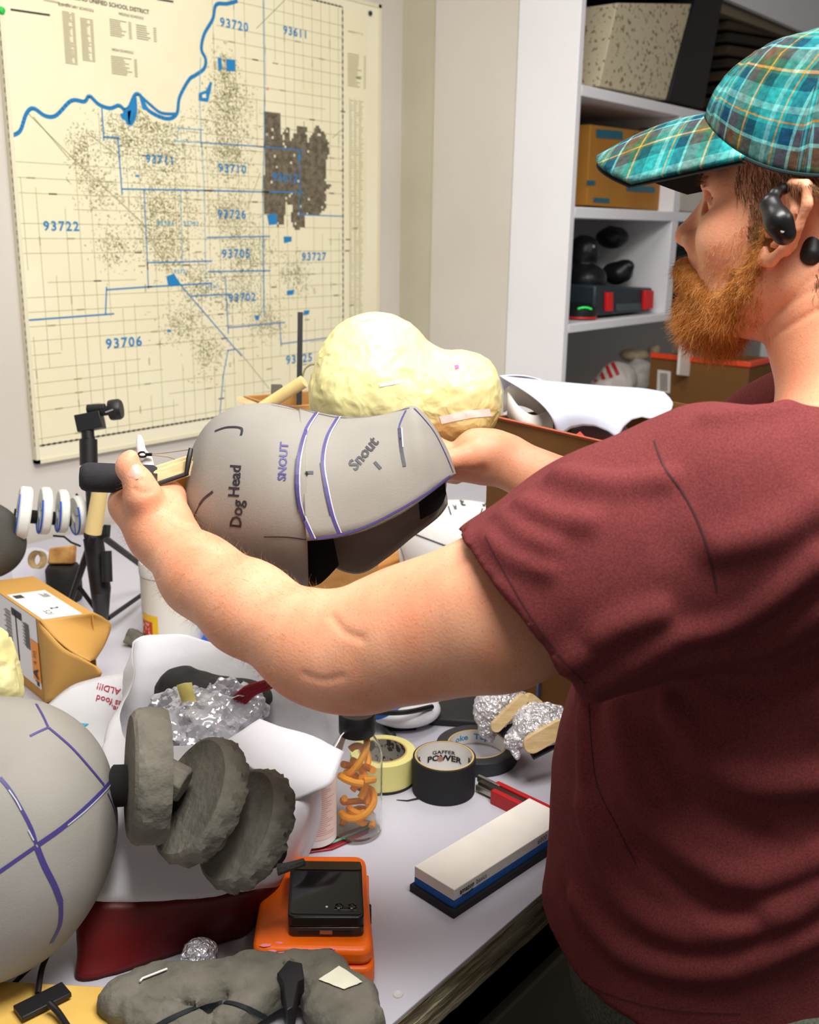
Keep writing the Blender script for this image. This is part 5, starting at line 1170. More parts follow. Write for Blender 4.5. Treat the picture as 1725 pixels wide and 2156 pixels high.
# ================================================================ foreground bottom: carved foam, board, foil ball
cf = SDF(); zc_ = TZ+.024
pts = [(262, 2110), (330, 2085), (420, 2080), (520, 2062), (610, 2058), (680, 2062), (745, 2110), (760, 2150)]
for i in range(len(pts)-1): cf.rc(PZ(*pts[i], zc_), PZ(*pts[i+1], zc_), .022 if i < 6 else .020, .022 if i < 5 else .020, k=.012)
cf.rc(PZ(300, 2140, zc_), PZ(400, 2165, zc_), .016, .016, .012); cf.rc(PZ(690, 2120, zc_), PZ(740, 2180, zc_), .022, .02, .012); cf.rc(PZ(560, 2090, zc_), PZ(480, 2150, zc_), .018, .014, .012)
cf.rc(PZ(608, 2150, TZ), PZ(606, 2020, zc_+.02), .010, .0050, .004, '-')
cf.bx(np.array([.5, .5, TZ+.064]), np.array([.5, .5, .022]), k=.004, op='-')
cf.mod = lambda p, d: d+facet(p, 55, .0030, 3)+facet(p*np.array([1, 1, .3]), 120, .0012, 8)
v, q = isosurf(cf, PZ(500, 2110, TZ)-np.array([.22, .22, .0]), PZ(500, 2110, TZ)+np.array([.22, .22, .06]), .0026)
cfo = thing('carved_foam_piece', PZ(500, 2120, TZ), 'knife-carved dark grey foam piece with a cream tape patch, at the table front', 'foam piece')
emit('carved_foam', v, q, cutf, cfo, angle=14); cb2 = bvh_of(v, q)
mb = MB(); patch(mb, cb2, [(672, 2065), (714, 2036), (764, 2071), (724, 2086)], 10, .0018); mb.build('tape_patch', mat('cream_patch', (226, 224, 200), .6), cfo, fix=False)
mb = MB(); prism(mb, [PZ(x, y, TZ+.047) for x, y in ((583, 2050), (607, 2022), (636, 2028), (641, 2060), (628, 2066), (618, 2120), (604, 2128), (596, 2070))], TZ+.020, TZ+.0475); bevel(mb.build('black_notch_filler', mat('black_tape', (24, 24, 26), .5), cfo), .001)
mb = MB(); strokes(mb, cb2, [[(330, 2160), (400, 2128), (470, 2112), (530, 2128), (590, 2160)]], .0045, 0, 4, .0014); mb.build('strap', mat('black_strap', (20, 26, 32), .7), cfo, fix=False)
mb = MB(); h = [on_surface(cb2, x, y, .003) for x, y in ((294, 2072), (300, 2066), (348, 2046), (352, 2045))]; h = [q[0] for q in h if q]
if len(h) > 1: mb.tube(h, .0010, 8); mb.build('wire_staple', mat('white_plastic', (236, 234, 232), .35), cfo)
f = SDF(); f.el(PZ(418, 2012, TZ+.014), (.019, .016, .015), k=.01); f.mod = lambda p, d: d+facet(p, 130, .0024, 7)
c = PZ(418, 2012, TZ+.014); v, q = isosurf(f, c-.03, c+.03, .0013); tag(emit('foil_ball', v, q, foil, angle=8), 'small crumpled foil ball behind the carved foam piece', 'foil ball')
pine = mat('pine_board', (226, 186, 96), .55, col2=(202, 150, 62), scale=9, stretch=(1, 1, 9), detail=6, bump=.05, bscale=40)
pb = [PZ(-60, 2062, TZ+.018), PZ(330, 2082, TZ+.018), PZ(420, 2230, TZ+.018), PZ(-60, 2230, TZ+.018)]
mb = MB(); prism(mb, pb, TZ+.0002, TZ+.018); o = bevel(mb.build('pine_board', pine), .0015); tag(o, 'pale pine board lying flat at the bottom left, under the puppet body', 'board')
blk = mat('black_cable', (20, 20, 22), .5)
tc_ = thing('taped_cable', PZ(90, 2110, TZ+.019), 'black cable end bound with a black tape flag on the pine board', 'cable')
mb = MB(); mb.obox(PZ(90, 2108, TZ+.0235), nrm(PZ(140, 2085, TZ)-PZ(40, 2135, TZ))*.023, nrm(PZ(110, 2135, TZ)-PZ(70, 2085, TZ))*.010, uz*.0025); bevel(mb.build('tape_flag', mat('black_tape', (24, 24, 26), .5), tc_), .001)
mb = MB(); mb.tube(spline([PZ(104, 2112, TZ+.030), PZ(125, 2135, TZ+.026), PZ(160, 2190, TZ+.022)], 10), .003, 10); mb.tube(spline([P(105, 2000, .985), PZ(88, 2040, TZ+.03), PZ(80, 2092, TZ+.024)], 10), .0028, 8); mb.build('cable', blk, tc_)
mb = MB(); mb.tube(spline([P(104, 1998, .97), P(60, 2040, .97), P(28, 2072, .968)], 8), .0024, 8); mb.build('hanging_cord', blk, gb)
# ================================================================ glue jar
b = PZ(366, 1347, TZ); dj = (b-C0)@FW; r = 62*dj/F
gj = thing('glue_jar', b, 'white plastic glue jar with a yellow and red label, behind the nearer forearm', 'glue jar')
hj = .128; mb = MB(); mb.lathe(b, uz, [(0, 0), (r-.003, 0), (r, .003), (r, hj-.004), (r-.004, hj), (0, hj)], 56); mb.build('wall', mat('white_jar_plastic', (238, 236, 226), .35), gj)
mb = MB(); mb.lathe(b+uz*(hj-.002), uz, [(r*.92, 0), (r*1.02, .001), (r*1.02, .020), (r*.99, .0235), (0, .0240)], 64, rf=lambda i, q: 1+.004*sin(q*60) if 0 < i < 3 else 1); mb.build('lid', mat('white_lid', (240, 240, 240), .4), gj)
va = atan2(b[1], b[0])+pi
mb = MB(); wrap(mb, b, r+.0004, va-1.25, va-.50, .002, .062); mb.build('yellow_label', mat('yellow_label', (250, 206, 30), .45), gj, fix=False)
mb = MB(); wrap(mb, b, r+.0008, va-1.25, va-.72, .006, .050); mb.build('red_label', mat('red_label', (216, 60, 40), .45, col2=(236, 190, 170), scale=140, rampw=(.55, .58)), gj, fix=False)
# ================================================================ mini tripod with clamp head
tp_ = thing('mini_tripod', PZ(220, 1300, TZ), 'black mini tripod with a clamp head, standing on the table before the map', 'tripod')
bt_ = mat('black_tripod', (26, 26, 28), .45); Dt = 1.72
def Q(x, y, d=Dt): return P(x, y, d)
mb = MB(); mb.tube([Q(196, 1132), Q(212, 1240), Q(214, 1304, 1.80)], [.0165, .0170, .0120], 16); mb.build('lower_column', bt_, tp_)
mb = MB(); mb.tube([Q(224, 1160, 1.70), Q(226, 1225, 1.70)], [.009, .009], 10); mb.build('column_grip', bt_, tp_)
for pts in ([(196, 1128, 1.70), (150, 1262, 1.78)], [(214, 1128, 1.74), (322, 1208, 1.99)], [(198, 1128, 1.76), (176, 1180, 1.92)]):
    mb = MB(); mb.tube([Q(*p) for p in pts], [.0062, .0055], 8); mb.build('leg', bt_, tp_)
for pts in ([(164, 1232, 1.77), (214, 1300, 1.79)], [(228, 1302, 1.80), (305, 1248, 1.95)]):
    mb = MB(); mb.tube([Q(*p) for p in pts], [.0042, .0042], 8); mb.build('brace', bt_, tp_)
mb = MB(); mb.tube([Q(182, 1134), Q(226, 1118)], .011, 12); mb.tube([Q(226, 1105), Q(224, 1130)], .006, 8); mb.build('crown', bt_, tp_)
mb = MB(); mb.tube([Q(196, 1132), Q(190, 1000), Q(188, 920)], [.0085, .0090, .0095], 14); mb.tube([Q(187, 980), Q(186, 925)], .0148, 14); mb.build('upper_column', bt_, tp_)
mb = MB(); mb.tube([Q(186, 925), Q(182, 872)], .0105, 12); mb.obox(Q(190, 888), RT*.021+UP*.004, FW*.012, UP*.014-RT*.003); mb.tube([Q(184, 862), Q(222, 860)], .0085, 12); bevel(mb.build('clamp_head', bt_, tp_), .001)
mb = MB(); ax_ = nrm(RT+UP*.12); mb.lathe(Q(214, 866), ax_, [(0, 0), (.008, 0), (.008, .012), (.0165, .014), (.0175, .018), (.0175, .030), (.015, .034), (0, .034)], 28, rf=lambda i, q: 1+.04*sin(q*14) if 3 <= i <= 5 else 1); mb.build('clamp_knob', bt_, tp_)
mb = MB(); mb.tube([Q(222, 868, 1.69), Q(238, 862, 1.69)], .0012, 6); mb.build('knob_screw', mat('screw_steel', (200, 200, 200), .3, metal=.8), tp_)
mb = MB(); a_, b_ = PZ(196, 1150, TZ), P(212, 1010, 1.62); mb.tube([P(196, 1122, 1.66), P(213, 1020, 1.64)], [.0135, .0125], 18); tag(mb.build('wooden_dowel', mat('pale_dowel', (236, 212, 150), .55, col2=(226, 198, 132), scale=20, stretch=(1, 1, .2))), 'pale wooden dowel propped upright against the mini tripod crown', 'dowel')
# ================================================================ second puppet with white neck rings
pw = thing('ringed_puppet', PZ(20, 1215, TZ+.0), 'dark foam puppet with white blue-marked neck rings, at the left edge before the tripod', 'puppet')
d2 = 1.70; f = SDF(); f.el(P(-45, 1135, d2), (98*d2/F, .07, 84*d2/F), frame_px(20), k=.02); c = P(-45, 1135, d2); v, q = isosurf(f, c-.1, c+.1, .005); emit('body_shell', relax(v, q, 1), q, foamd, pw, angle=180)
whf = mat('white_ring_foam', (236, 236, 230), .7, col2=(226, 228, 222), scale=14, bump=.15, bscale=80); blm = mat('blue_marker', (44, 84, 180), .5)
for k, (x, y, dd, rr2, th, nx) in enumerate(((36, 1078, 1.70, .044, .020, (-.90, .12, .40)), (84, 1075, 1.72, .040, .016, (-.88, .05, .45)), (122, 1076, 1.735, .037, .015, (-.88, .02, .45)), (156, 1086, 1.75, .034, .015, (-.8, -.1, .55)))):
    n_ = nv(*nx); a_ = nrm(np.cross(n_, UP)); b_ = np.cross(n_, a_); c = P(x, y, dd)
    mb = MB(); mb.lathe(c, n_, [(rr2*.30, 0), (rr2*.92, 0), (rr2, -.003), (rr2, -th+.003), (rr2*.92, -th), (rr2*.30, -th)], 48, closed=True); rg = mb.build('neck_ring', whf, pw)
    mb = MB(); mb.tube([c+n_*.0004+(a_*cos(t)+b_*sin(t))*rr2*.955 for t in np.linspace(.4 if k else 2.2, 3.6 if k else 3.9, 26)], .0016 if k else .0010, 5)
    mb.tube([c+n_*.0006-a_*rr2*.95, c+n_*.0006-a_*rr2*.35], .0008, 5); mb.tube([c+n_*.0006+b_*rr2*.95, c+n_*.0006+b_*rr2*.35], .0008, 5); mb.build('marker_lines', blm, rg, fix=False)
mb = MB(); mb.tube([P(30, 1085, 1.735), P(160, 1095, 1.78)], .012, 12); mb.build('neck_core', mat('black_foam_and_shade', (22, 22, 22), .9), pw)
mb = MB(); mb.tube([P(160, 1040, 1.76), P(180, 1060, 1.76)], .002, 6); mb.tube([P(112, 1128, 1.74), P(135, 1130, 1.74), P(150, 1142, 1.74), P(170, 1150, 1.74)], .0018, 6); mb.build('cable_tie', bt_, pw)
# small things on the table below it
c = PZ(138, 1262, TZ); mb = MB(); mb.lathe(c, uz, [(0, 0), (.030, 0), (.033, .006), (.033, .062), (.028, .07), (0, .072)], 36); mb.build
o = mb.build('black_cup', mat('matt_black_cup', (34, 32, 30), .7)); tag(o, 'short black round pot beside the mini tripod leg', 'pot')
c2 = c+uz*.0725; mb = MB(); mb.hexa([c2+RT*-.026+FW*-.012, c2+RT*.022+FW*-.012, c2+RT*.022+FW*.012, c2+RT*-.026+FW*.012, c2+RT*-.022+FW*-.012+UP*.030, c2+RT*.024+FW*-.012+UP*.036, c2+RT*.024+FW*.012+UP*.036, c2+RT*-.022+FW*.012+UP*.030]); o = bevel(mb.build('wood_offcut', mat('scorched_wood', (206, 160, 90), .7, col2=(150, 92, 40), scale=28)), .003); tag(o, 'scorched brown wood offcut on top of the black pot', 'wood piece')
c = PZ(72, 1245, TZ); mb = MB(); mb.lathe(c+uz*.045, nv(-.2, .15, .95), [(0, 0), (.044, 0), (.044, -.008), (0, -.008)], 40); tag(mb.build('white_disc', mat('white_disc', (226, 226, 236), .5)), 'white disc leaning between the puppet and the cardboard box', 'disc')
mb = MB(); mb.lathe(P(74, 1178, 1.78), nv(-.3, .1, .9), [(.010, 0), (.016, 0), (.016, -.012), (.010, -.012)], 28, closed=True); mb.V = mb.V; tag(mb.build('wood_ring', woodl), 'small pale wooden ring behind the white disc', 'ring')
# ================================================================ shipping box with labels
krf = mat('kraft_cardboard', (206, 158, 84), .8, col2=(196, 146, 72), scale=5, detail=4, bump=.05, bscale=60)
cbx = thing('cardboard_box', PZ(60, 1440, TZ), 'open kraft shipping box with white labels and an orange sticker, at the left', 'box')
hz = .135; zt_ = TZ+hz
bA, bB, bC, bD = PZ(83, 1306, zt_), PZ(196, 1290, zt_), PZ(86, 1222, zt_), PZ(-40, 1234, zt_)      # near-right, far-right, far-left, near-left (top)
ex_ = nrm((bB-bA)*[1, 1, 0]); ey_ = nrm(bD-bA); ey_ = nrm((bC-bB)*[1, 1, 0])
W1 = np.linalg.norm((bB-bA)[:2]); W2 = .22
def bxp(u, v, z): return np.array([*(bA+ex_*u*W1+ey_*v*W2)[:2], TZ+z])
mb = MB(); t0 = .003
mb.hexa([bxp(0, 0, 0), bxp(1, 0, 0), bxp(1, 1, 0), bxp(0, 1, 0), bxp(0, 0, .003), bxp(1, 0, .003), bxp(1, 1, .003), bxp(0, 1, .003)])
mb.hexa([bxp(0, 0, hz-.003), bxp(1, 0, hz-.003), bxp(1, 1, hz-.003), bxp(0, 1, hz-.003), bxp(0, 0, hz), bxp(1, 0, hz), bxp(1, 1, hz), bxp(0, 1, hz)])
for u0, u1 in ((0, .02), (.98, 1)): mb.hexa([bxp(u0, 0, .003), bxp(u1, 0, .003), bxp(u1, 1, .003), bxp(u0, 1, .003), bxp(u0, 0, hz-.003), bxp(u1, 0, hz-.003), bxp(u1, 1, hz-.003), bxp(u0, 1, hz-.003)])
mb.hexa([bxp(0, .985, .003), bxp(1, .985, .003), bxp(1, 1, .003), bxp(0, 1, .003), bxp(0, .985, hz-.003), bxp(1, .985, hz-.003), bxp(1, 1, hz-.003), bxp(0, 1, hz-.003)]); bevel(mb.build('carton', krf, cbx), .0008)
def flap(name, pts_rows, m=krf, par=cbx): 
    G = [spline(np.array(r), 10) for r in pts_rows]; G = np.stack([spline(np.array(G)[:, j], 12) for j in range(10)], 1); o = MB().grid(G).build(name, m, par, angle=180); solid(o, .003); return o
tn = bxp(0, 0, hz); tf2 = bxp(1, 0, hz)
flap('top_flap', [[tn, tf2], [P(110, 1338, 1.50), P(232, 1312, 1.58)], [P(150, 1372, 1.485), P(222, 1352, 1.57)], [P(190, 1392, 1.475), P(200, 1388, 1.55)]])
flap('side_flap', [[bxp(0, 0, hz-.004), bxp(0, 0, hz*.5), bxp(0, 0, .004)], [P(130, 1362, 1.485), P(118, 1420, 1.49), P(100, 1478, 1.50)], [P(170, 1385, 1.47), P(165, 1425, 1.48), P(140, 1462, 1.50)], [P(205, 1405, 1.465), P(214, 1418, 1.465), P(208, 1428, 1.475)]])
wl = mat('white_shipping_label', (238, 237, 234), .5)
def face_quad(fn, pts, m, name, par=cbx): mb = MB(); mb.add([fn(*p) for p in pts], [tuple(range(len(pts)))]); return mb.build(name, m, par, smooth=False, fix=False)
top = lambda u, v: bxp(u, v, hz+.0006); fr_ = lambda v, z: np.array([*(bxp(0, v, 0)-ex_*.0010)[:2], TZ+z*hz])
face_quad(top, [(.06, .0), (.80, .0), (.80, .62), (.06, .62)], wl, 'top_label'); face_quad(fr_, [(.05, .14), (.80, .14), (.80, .995), (.05, .995)], wl, 'side_label')
tl = MB()
def tq(u0, v0, u1, v1): tl.add([bxp(u0, v0, hz+.0010), bxp(u1, v0, hz+.0010), bxp(u1, v1, hz+.0010), bxp(u0, v1, hz+.0010)], [(0, 1, 2, 3)])
def fq(v0, z0, v1, z1):
    tl.add([fr_(v0, z0)-ex_*.0006, fr_(v1, z0)-ex_*.0006, fr_(v1, z1)-ex_*.0006, fr_(v0, z1)-ex_*.0006], [(0, 1, 2, 3)])
for i in range(14): tq(.12+i*.012, .50, .12+i*.012+.006*(1+i % 2*.5), .58)
put_text(tl, '2', .016, bxp(.50, .20, hz+.001), -ey_, ex_, 0, .0004); put_text(tl, '5.21', .013, bxp(.30, .12, hz+.001), -ey_, ex_)
for i in range(5): tq(.60+i*.03, .45, .612+i*.03, .56-.02*(i % 3))
for i in range(22): fq(.18, .55+i*.014, .26+.02*(i % 3), .558+i*.014)
for i in range(26): fq(.50, .30+i*.022, .60 if i % 3 else .63, .306+i*.022+.004*(i % 2))
fq(.40, .30, .42, .90); fq(.30, .84, .48, .93); fq(.12, .20, .14, .50); fq(.08, .16, .12, .26)
tl.build('label_print', mat('black_print', (24, 24, 26), .6), cbx, smooth=False, fix=False)
face_quad(lambda v, z: fr_(v, z)-ex_*.0008, [(.04, .22), (.17, .22), (.17, .70), (.04, .70)], mat('orange_sticker', (246, 150, 22), .5), 'orange_sticker')
tx = MB(); put_text(tx, 'A', .024, fr_(.105, .31)-ex_*.0022, uz, ey_, 0, .0008); put_text(tx, '4 20', .013, fr_(.105, .50)-ex_*.0022, uz, ey_)
tx.build('sticker_print', mat('black_print', (24, 24, 26), .6), cbx, smooth=False, fix=False)
f = SDF(); f.el(P(-12, 1430, 1.24), (.028, .03, .062), (RT, FW, UP), k=.02); f.el(P(10, 1455, 1.235), (.022, .02, .022), (RT, FW, UP), k=.02); f.mod = lambda p, d: d+facet(p, 55, .005, 5); c = P(-12, 1430, 1.24); v, q = isosurf(f, c-.1, c+.1, .0025)
tag(emit('tape_wad', v, q, tapey, angle=24), 'crumpled wad of cream masking tape at the left edge before the cardboard box', 'tape wad')
# ================================================================ bits on the table behind the forearm
f = SDF(); c = PZ(286, 1345, TZ+.013); f.bx(c, (.017, .012, .013), frame_px(25), k=.004); f.mod = lambda p, d: d+facet(p, 60, .003, 3); v, q = isosurf(f, c-.04, c+.04, .003); tag(emit('foam_scrap', v, q, cutf, angle=24), 'small dark foam scrap beside the white glue jar', 'foam scrap')
c = PZ(462, 1352, TZ); mb = MB(); mb.lathe(c, uz, [(0, 0), (.030, 0), (.032, .003), (.026, .016), (.012, .024), (0, .026)], 32); tag(mb.build('blue_dish', mat('blue_plastic', (24, 92, 200), .35)), 'blue plastic dish on the table between the glue jar and the forearm', 'dish')
# white foam head blank with marker lines
c = PZ(955, 1215, TZ); dB = (c-C0)@FW; f = SDF(); cc = P(965, 1148, dB-.06); rB = 126*(dB-.06)/F
f.rc(np.array([cc[0], cc[1], TZ+.02]), cc, rB*.92, rB*.98, k=.02); f.mod = lambda p, d: np.maximum(np.maximum(d, TZ+.0005-p[:, 2]), p[:, 2]-(cc[2]+rB*.55)-.02*(1-np.linalg.norm(p[:, :2]-cc[:2], axis=1)/rB))+.0006*vnoise(p, 30, 2)
v, q = isosurf(f, np.array([cc[0]-.2, cc[1]-.2, TZ-.01]), np.array([cc[0]+.2, cc[1]+.2, cc[2]+.2]), .006); v = relax(v, q, 2)
wd = thing('foam_head_blank', [cc[0], cc[1], TZ], 'white rounded foam form with black marker lines, standing behind the grey dog head', 'foam form')
emit('white_foam', v, q, mat('white_foam', (238, 238, 236), .6, bump=.05, bscale=200), wd, angle=180); wbv = bvh_of(v, q); mk = MB()
for L in ([(872, 1124), (930, 1146), (985, 1166), (1060, 1190)], [(1024, 1040), (1010, 1090), (985, 1150), (975, 1180)], [(838, 1140), (850, 1170), (856, 1205)], [(940, 1052), (950, 1085)], [(1000, 1035), (1040, 1050), (1062, 1075)]): strokes(mk, wbv, [L], .0028, 0, 4, .001)
text_on(mk, wbv, 'B', (975, 1056), 24, 190, 0, .03, lift=.001); text_on(mk, wbv, 'Right', (1035, 1075), 22, 140, 0, .02, lift=.001); text_on(mk, wbv, 'F', (972, 1162), 20, 10, 0, .02, lift=.001); text_on(mk, wbv, 'R', (958, 1068), 14, 190, 0, .02, lift=.001)
mk.build('marker_lines', blackm, wd, smooth=False, fix=False)
# flat things seen below the dog head
a_ = [PZ(700, 1225, TZ+.012), PZ(842, 1178, TZ+.012), PZ(835, 1130, TZ+.012), PZ(700, 1160, TZ+.012)]; mb = MB(); prism(mb, a_, TZ+.0003, TZ+.012); tag(bevel(mb.build('plywood_offcut', mat('orange_wood_panel', (222, 160, 84), .6, col2=(200, 130, 62), scale=10, stretch=(1, 5, 1))), .001), 'orange-brown wood panel lying under the far side of the dog head', 'wood panel')
mb = MB(); mb.tube([PZ(690, 1252, TZ+.004), PZ(830, 1222, TZ+.004)], .0035, 8); mb.tube(spline([PZ(735, 1275, TZ+.006), PZ(790, 1250, TZ+.012), PZ(830, 1222, TZ+.006)], 12), .0045, 8); tag(mb.build('black_strap', bt_), 'thin black strap on the table in front of the wood panel', 'strap')
c = PZ(682, 1258, TZ); mb = MB(); mb.lathe(c, uz, [(0, 0), (.022, 0), (.022, .008), (.018, .010), (0, .010)], 28); tag(mb.build('black_puck', bt_), 'flat black puck beside the thin black strap', 'puck')
# black sheet, blue and white pack, blue-grey box right of the elbow
a_ = [PZ(900, 1512, TZ+.012), PZ(1030, 1520, TZ+.012), PZ(1240, 1470, TZ+.012), PZ(1200, 1380, TZ+.012), PZ(960, 1420, TZ+.012)]; mb = MB(); prism(mb, a_, TZ+.0003, TZ+.012); tag(bevel(mb.build('black_folder', mat('black_nylon', (30, 30, 34), .6, bump=.3, bscale=60)), .003), 'flat black nylon folder behind the foil heads', 'folder')
pk = thing('glove_pack', PZ(840, 1520, TZ), 'blue and white bundle with black straps, under the bent elbow', 'bundle')
f = SDF(); f.el(PZ(850, 1492, TZ+.020), (.055, .05, .019), (RT, nrm([FW[0], FW[1], 0]), uz), k=.01); c = PZ(850, 1492, TZ+.020); v, q = isosurf(f, c-.08, c+.08, .003); emit('white_panel', relax(v, q, 1), q, mat('white_nylon', (232, 234, 240), .5), pk, angle=180)
f = SDF(); f.el(PZ(815, 1478, TZ+.026), (.052, .05, .018), (RT, nrm([FW[0], FW[1], 0]), uz), k=.01); c = PZ(815, 1478, TZ+.026); v, q = isosurf(f, c-.08, c+.08, .003); emit('blue_panel', relax(v, q, 1), q, mat('blue_nylon', (26, 110, 214), .4), pk, angle=180)
mb = MB(); mb.tube(spline([PZ(775, 1500, TZ+.034), PZ(850, 1500, TZ+.043), PZ(910, 1488, TZ+.034)], 12), .004, 8); mb.tube(spline([PZ(790, 1505, TZ+.012), PZ(820, 1530, TZ+.006), PZ(876, 1530, TZ+.004)], 12), .0045, 8); mb.tube(spline([PZ(800, 1512, TZ+.010), PZ(818, 1545, TZ+.006), PZ(832, 1548, TZ+.004)], 8), .0038, 8); mb.build('black_strap', bt_, pk)
c = PZ(1165, 1475, TZ); mb = MB(); mb.obox(c+uz*.035, nrm(PZ(1210, 1440, TZ)-PZ(1130, 1485, TZ))*.055, nrm([FW[0], FW[1], 0])*.04, uz*.034); tag(bevel(mb.build('blue_grey_box', mat('blue_grey_plastic', (92, 116, 160), .2, coat=.3))), 'blue-grey glossy box behind the nearer foil head', 'box')
mb = MB(); mb.lathe(PZ(1124, 1440, TZ+.02), nv(.2, .9, .3), [(0, 0), (.006, 0), (.006, .03), (0, .03)], 16); tag(mb.build('yellow_peg', mat('yellow_peg', (240, 226, 120), .5)), 'small pale yellow peg between the arm and the blue-grey box', 'peg')
# ================================================================ back of the table, left of the taped head
mb = MB(); mb.hexa([P(622, 1010, 1.85)-FW*.0, P(634, 1010, 1.85), P(634, 1010, 1.858), P(622, 1010, 1.858), P(627, 657, 1.85), P(638, 657, 1.85), P(638, 657, 1.858), P(627, 657, 1.858)]); o = mb.build('black_post', bt_); bevel(o, .0006)
bbp = WL[o.name]; tag(o, 'narrow black upright post between the map and the taped head form', 'post')
mb = MB(); b_ = P(628, 1010, 1.854); mb.lathe([b_[0], b_[1], TZ], uz, [(0, 0), (.035, 0), (.035, .006), (.006, .010), (.006, b_[2]-TZ+.002), (0, b_[2]-TZ+.002)], 28); mb.build('post_base', bt_, None)
bpy.data.objects['post_base'].parent = o; bpy.data.objects['post_base'].location = Vector(bpy.data.objects['post_base'].location)-o.location
mb = MB(); mb.tube([P(480, 905, 1.72), P(640, 803, 1.68)], [.0100, .0108], 18); tag(mb.build('wooden_dowel', mat('pale_dowel', (236, 212, 150), .55)), 'thick pale dowel sticking up behind the grey dog head', 'dowel', )
mb = MB(); slat(mb, P(500, 838, 1.66), P(600, 880, 1.66), UP, .005, .004); tag(mb.build('craft_stick', woodl), 'flat wooden craft stick end beside the thick dowel', 'craft stick')
cb_o = thing('tool_crate', PZ(660, 1080, TZ), 'open brown wooden crate behind the two held heads', 'crate')
x0c, d0c = 600, 1.80; mb = MB(); a0, a1 = P(585, 868, 1.72), P(700, 880, 1.78)
qx = nrm((a1-a0)*[1, 1, 0]); qy = np.cross(uz, qx); base = np.array([a0[0], a0[1], TZ]); Wc, Dc_, Hc = .20, .14, a0[2]-TZ+.008
def crp(u, v_, z): return base+qx*u+qy*v_+uz*z
for (u0, u1, v0, v1) in ((0, Wc, 0, .006), (0, Wc, Dc_-.006, Dc_), (0, .006, .006, Dc_-.006), (Wc-.006, Wc, .006, Dc_-.006)):
    mb = MB(); mb.hexa([crp(u0, v0, 0), crp(u1, v0, 0), crp(u1, v1, 0), crp(u0, v1, 0), crp(u0, v0, Hc), crp(u1, v0, Hc), crp(u1, v1, Hc), crp(u0, v1, Hc)]); bevel(mb.build('side_board', mat('crate_wood', (190, 140, 76), .7, col2=(166, 116, 58), scale=12, stretch=(1, 1, 5)), cb_o), .001)
mb = MB(); mb.hexa([crp(.006, .006, 0), crp(Wc-.006, .006, 0), crp(Wc-.006, Dc_-.006, 0), crp(.006, Dc_-.006, 0), crp(.006, .006, Hc*.9), crp(Wc-.006, .006, Hc*.9), crp(Wc-.006, Dc_-.006, Hc*.9), crp(.006, Dc_-.006, Hc*.9)]); tag(mb.build('scrap_block', mat('scrap_brown', (120, 84, 44), .8)), 'brown scrap block filling the wooden crate', 'block')
mb = MB(); mb.tube(spline([P(636, 800, 1.83), P(642, 778, 1.83), P(655, 768, 1.83), P(668, 768, 1.83)], 10), .0016, 6); tag(mb.build('wire_loop', mat('olive_wire', (130, 124, 80), .5)), 'thin olive wire loop beside the black post', 'wire')
mb = MB(); c = P(583, 822, 1.76); mb.obox(c, RT*.009, FW*.008, UP*.010); mb.tube([c-UP*.01, c-UP*.05], .003, 6); tag(bevel(mb.build('grey_clip', mat('grey_metal', (90, 86, 76), .5))), 'small grey clip standing up behind the thick dowel', 'clip')
# ================================================================ scrap carton with rolled sheet
bc = thing('scrap_carton', PZ(1250, 1150, TZ), 'open brown carton full of foam offcuts, at the back right of the table', 'box')
e0, e1 = P(1030, 878, 1.50), P(1225, 962, 1.36); qx = nrm((e1-e0)*[1, 1, 0]); qy = np.cross(uz, qx)*(1 if np.cross(uz, qx)@FW > 0 else -1); H0 = e0[2]-TZ; ln = .46
kb_ = mat('dark_kraft', (120, 80, 34), .85, col2=(106, 70, 28), scale=6)
def cp(u, v_, z): return np.array([*(e0+qx*u+qy*v_)[:2], TZ+z])
for nm, (u0, u1, v0, v1) in (('front_side', (0, ln, 0, .004)), ('back_side', (0, ln, .346, .35)), ('left_side', (0, .004, .004, .346)), ('right_side', (ln-.004, ln, .004, .346)), ('bottom', None)) if False else (('front_side', (0, ln, 0, .004)), ('back_side', (0, ln, .346, .35)), ('left_side', (0, .004, .004, .346)), ('right_side', (ln-.004, ln, .004, .346))):
    mb = MB(); mb.hexa([cp(u0, v0, 0), cp(u1, v0, 0), cp(u1, v1, 0), cp(u0, v1, 0), cp(u0, v0, H0), cp(u1, v0, H0), cp(u1, v1, H0), cp(u0, v1, H0)]); mb.build(nm, kb_, bc)
mb = MB(); mb.hexa([cp(0, 0, H0-.001), cp(ln, 0, H0-.001), cp(ln, .0035, H0-.001), cp(0, .0035, H0-.001), cp(0, -.004, H0+.003), cp(ln, -.004, H0+.003), cp(ln, .004, H0+.003), cp(0, .004, H0+.003)]); mb.build('cut_edge', mat('red_brown_edge', (168, 84, 50), .8), bc)
lay = MB(); 
f = SDF(); cc = cp(.23, .17, H0-.13); f.bx(cc, (.20, .15, .045), (qx, qy, uz), .02); f.mod = lambda p, d: d+facet(p, 20, .012, 3); v, q = isosurf(f, cc-.28, cc+.28, .008)
o = emit('foam_offcuts', v, q, mat('grey_white_offcuts', (196, 190, 176), .8, col2=(120, 100, 80), scale=18, rampw=(.45, .55)), angle=26); tag(o, 'heap of pale foam and card offcuts filling the open carton', 'offcuts', kind='stuff')
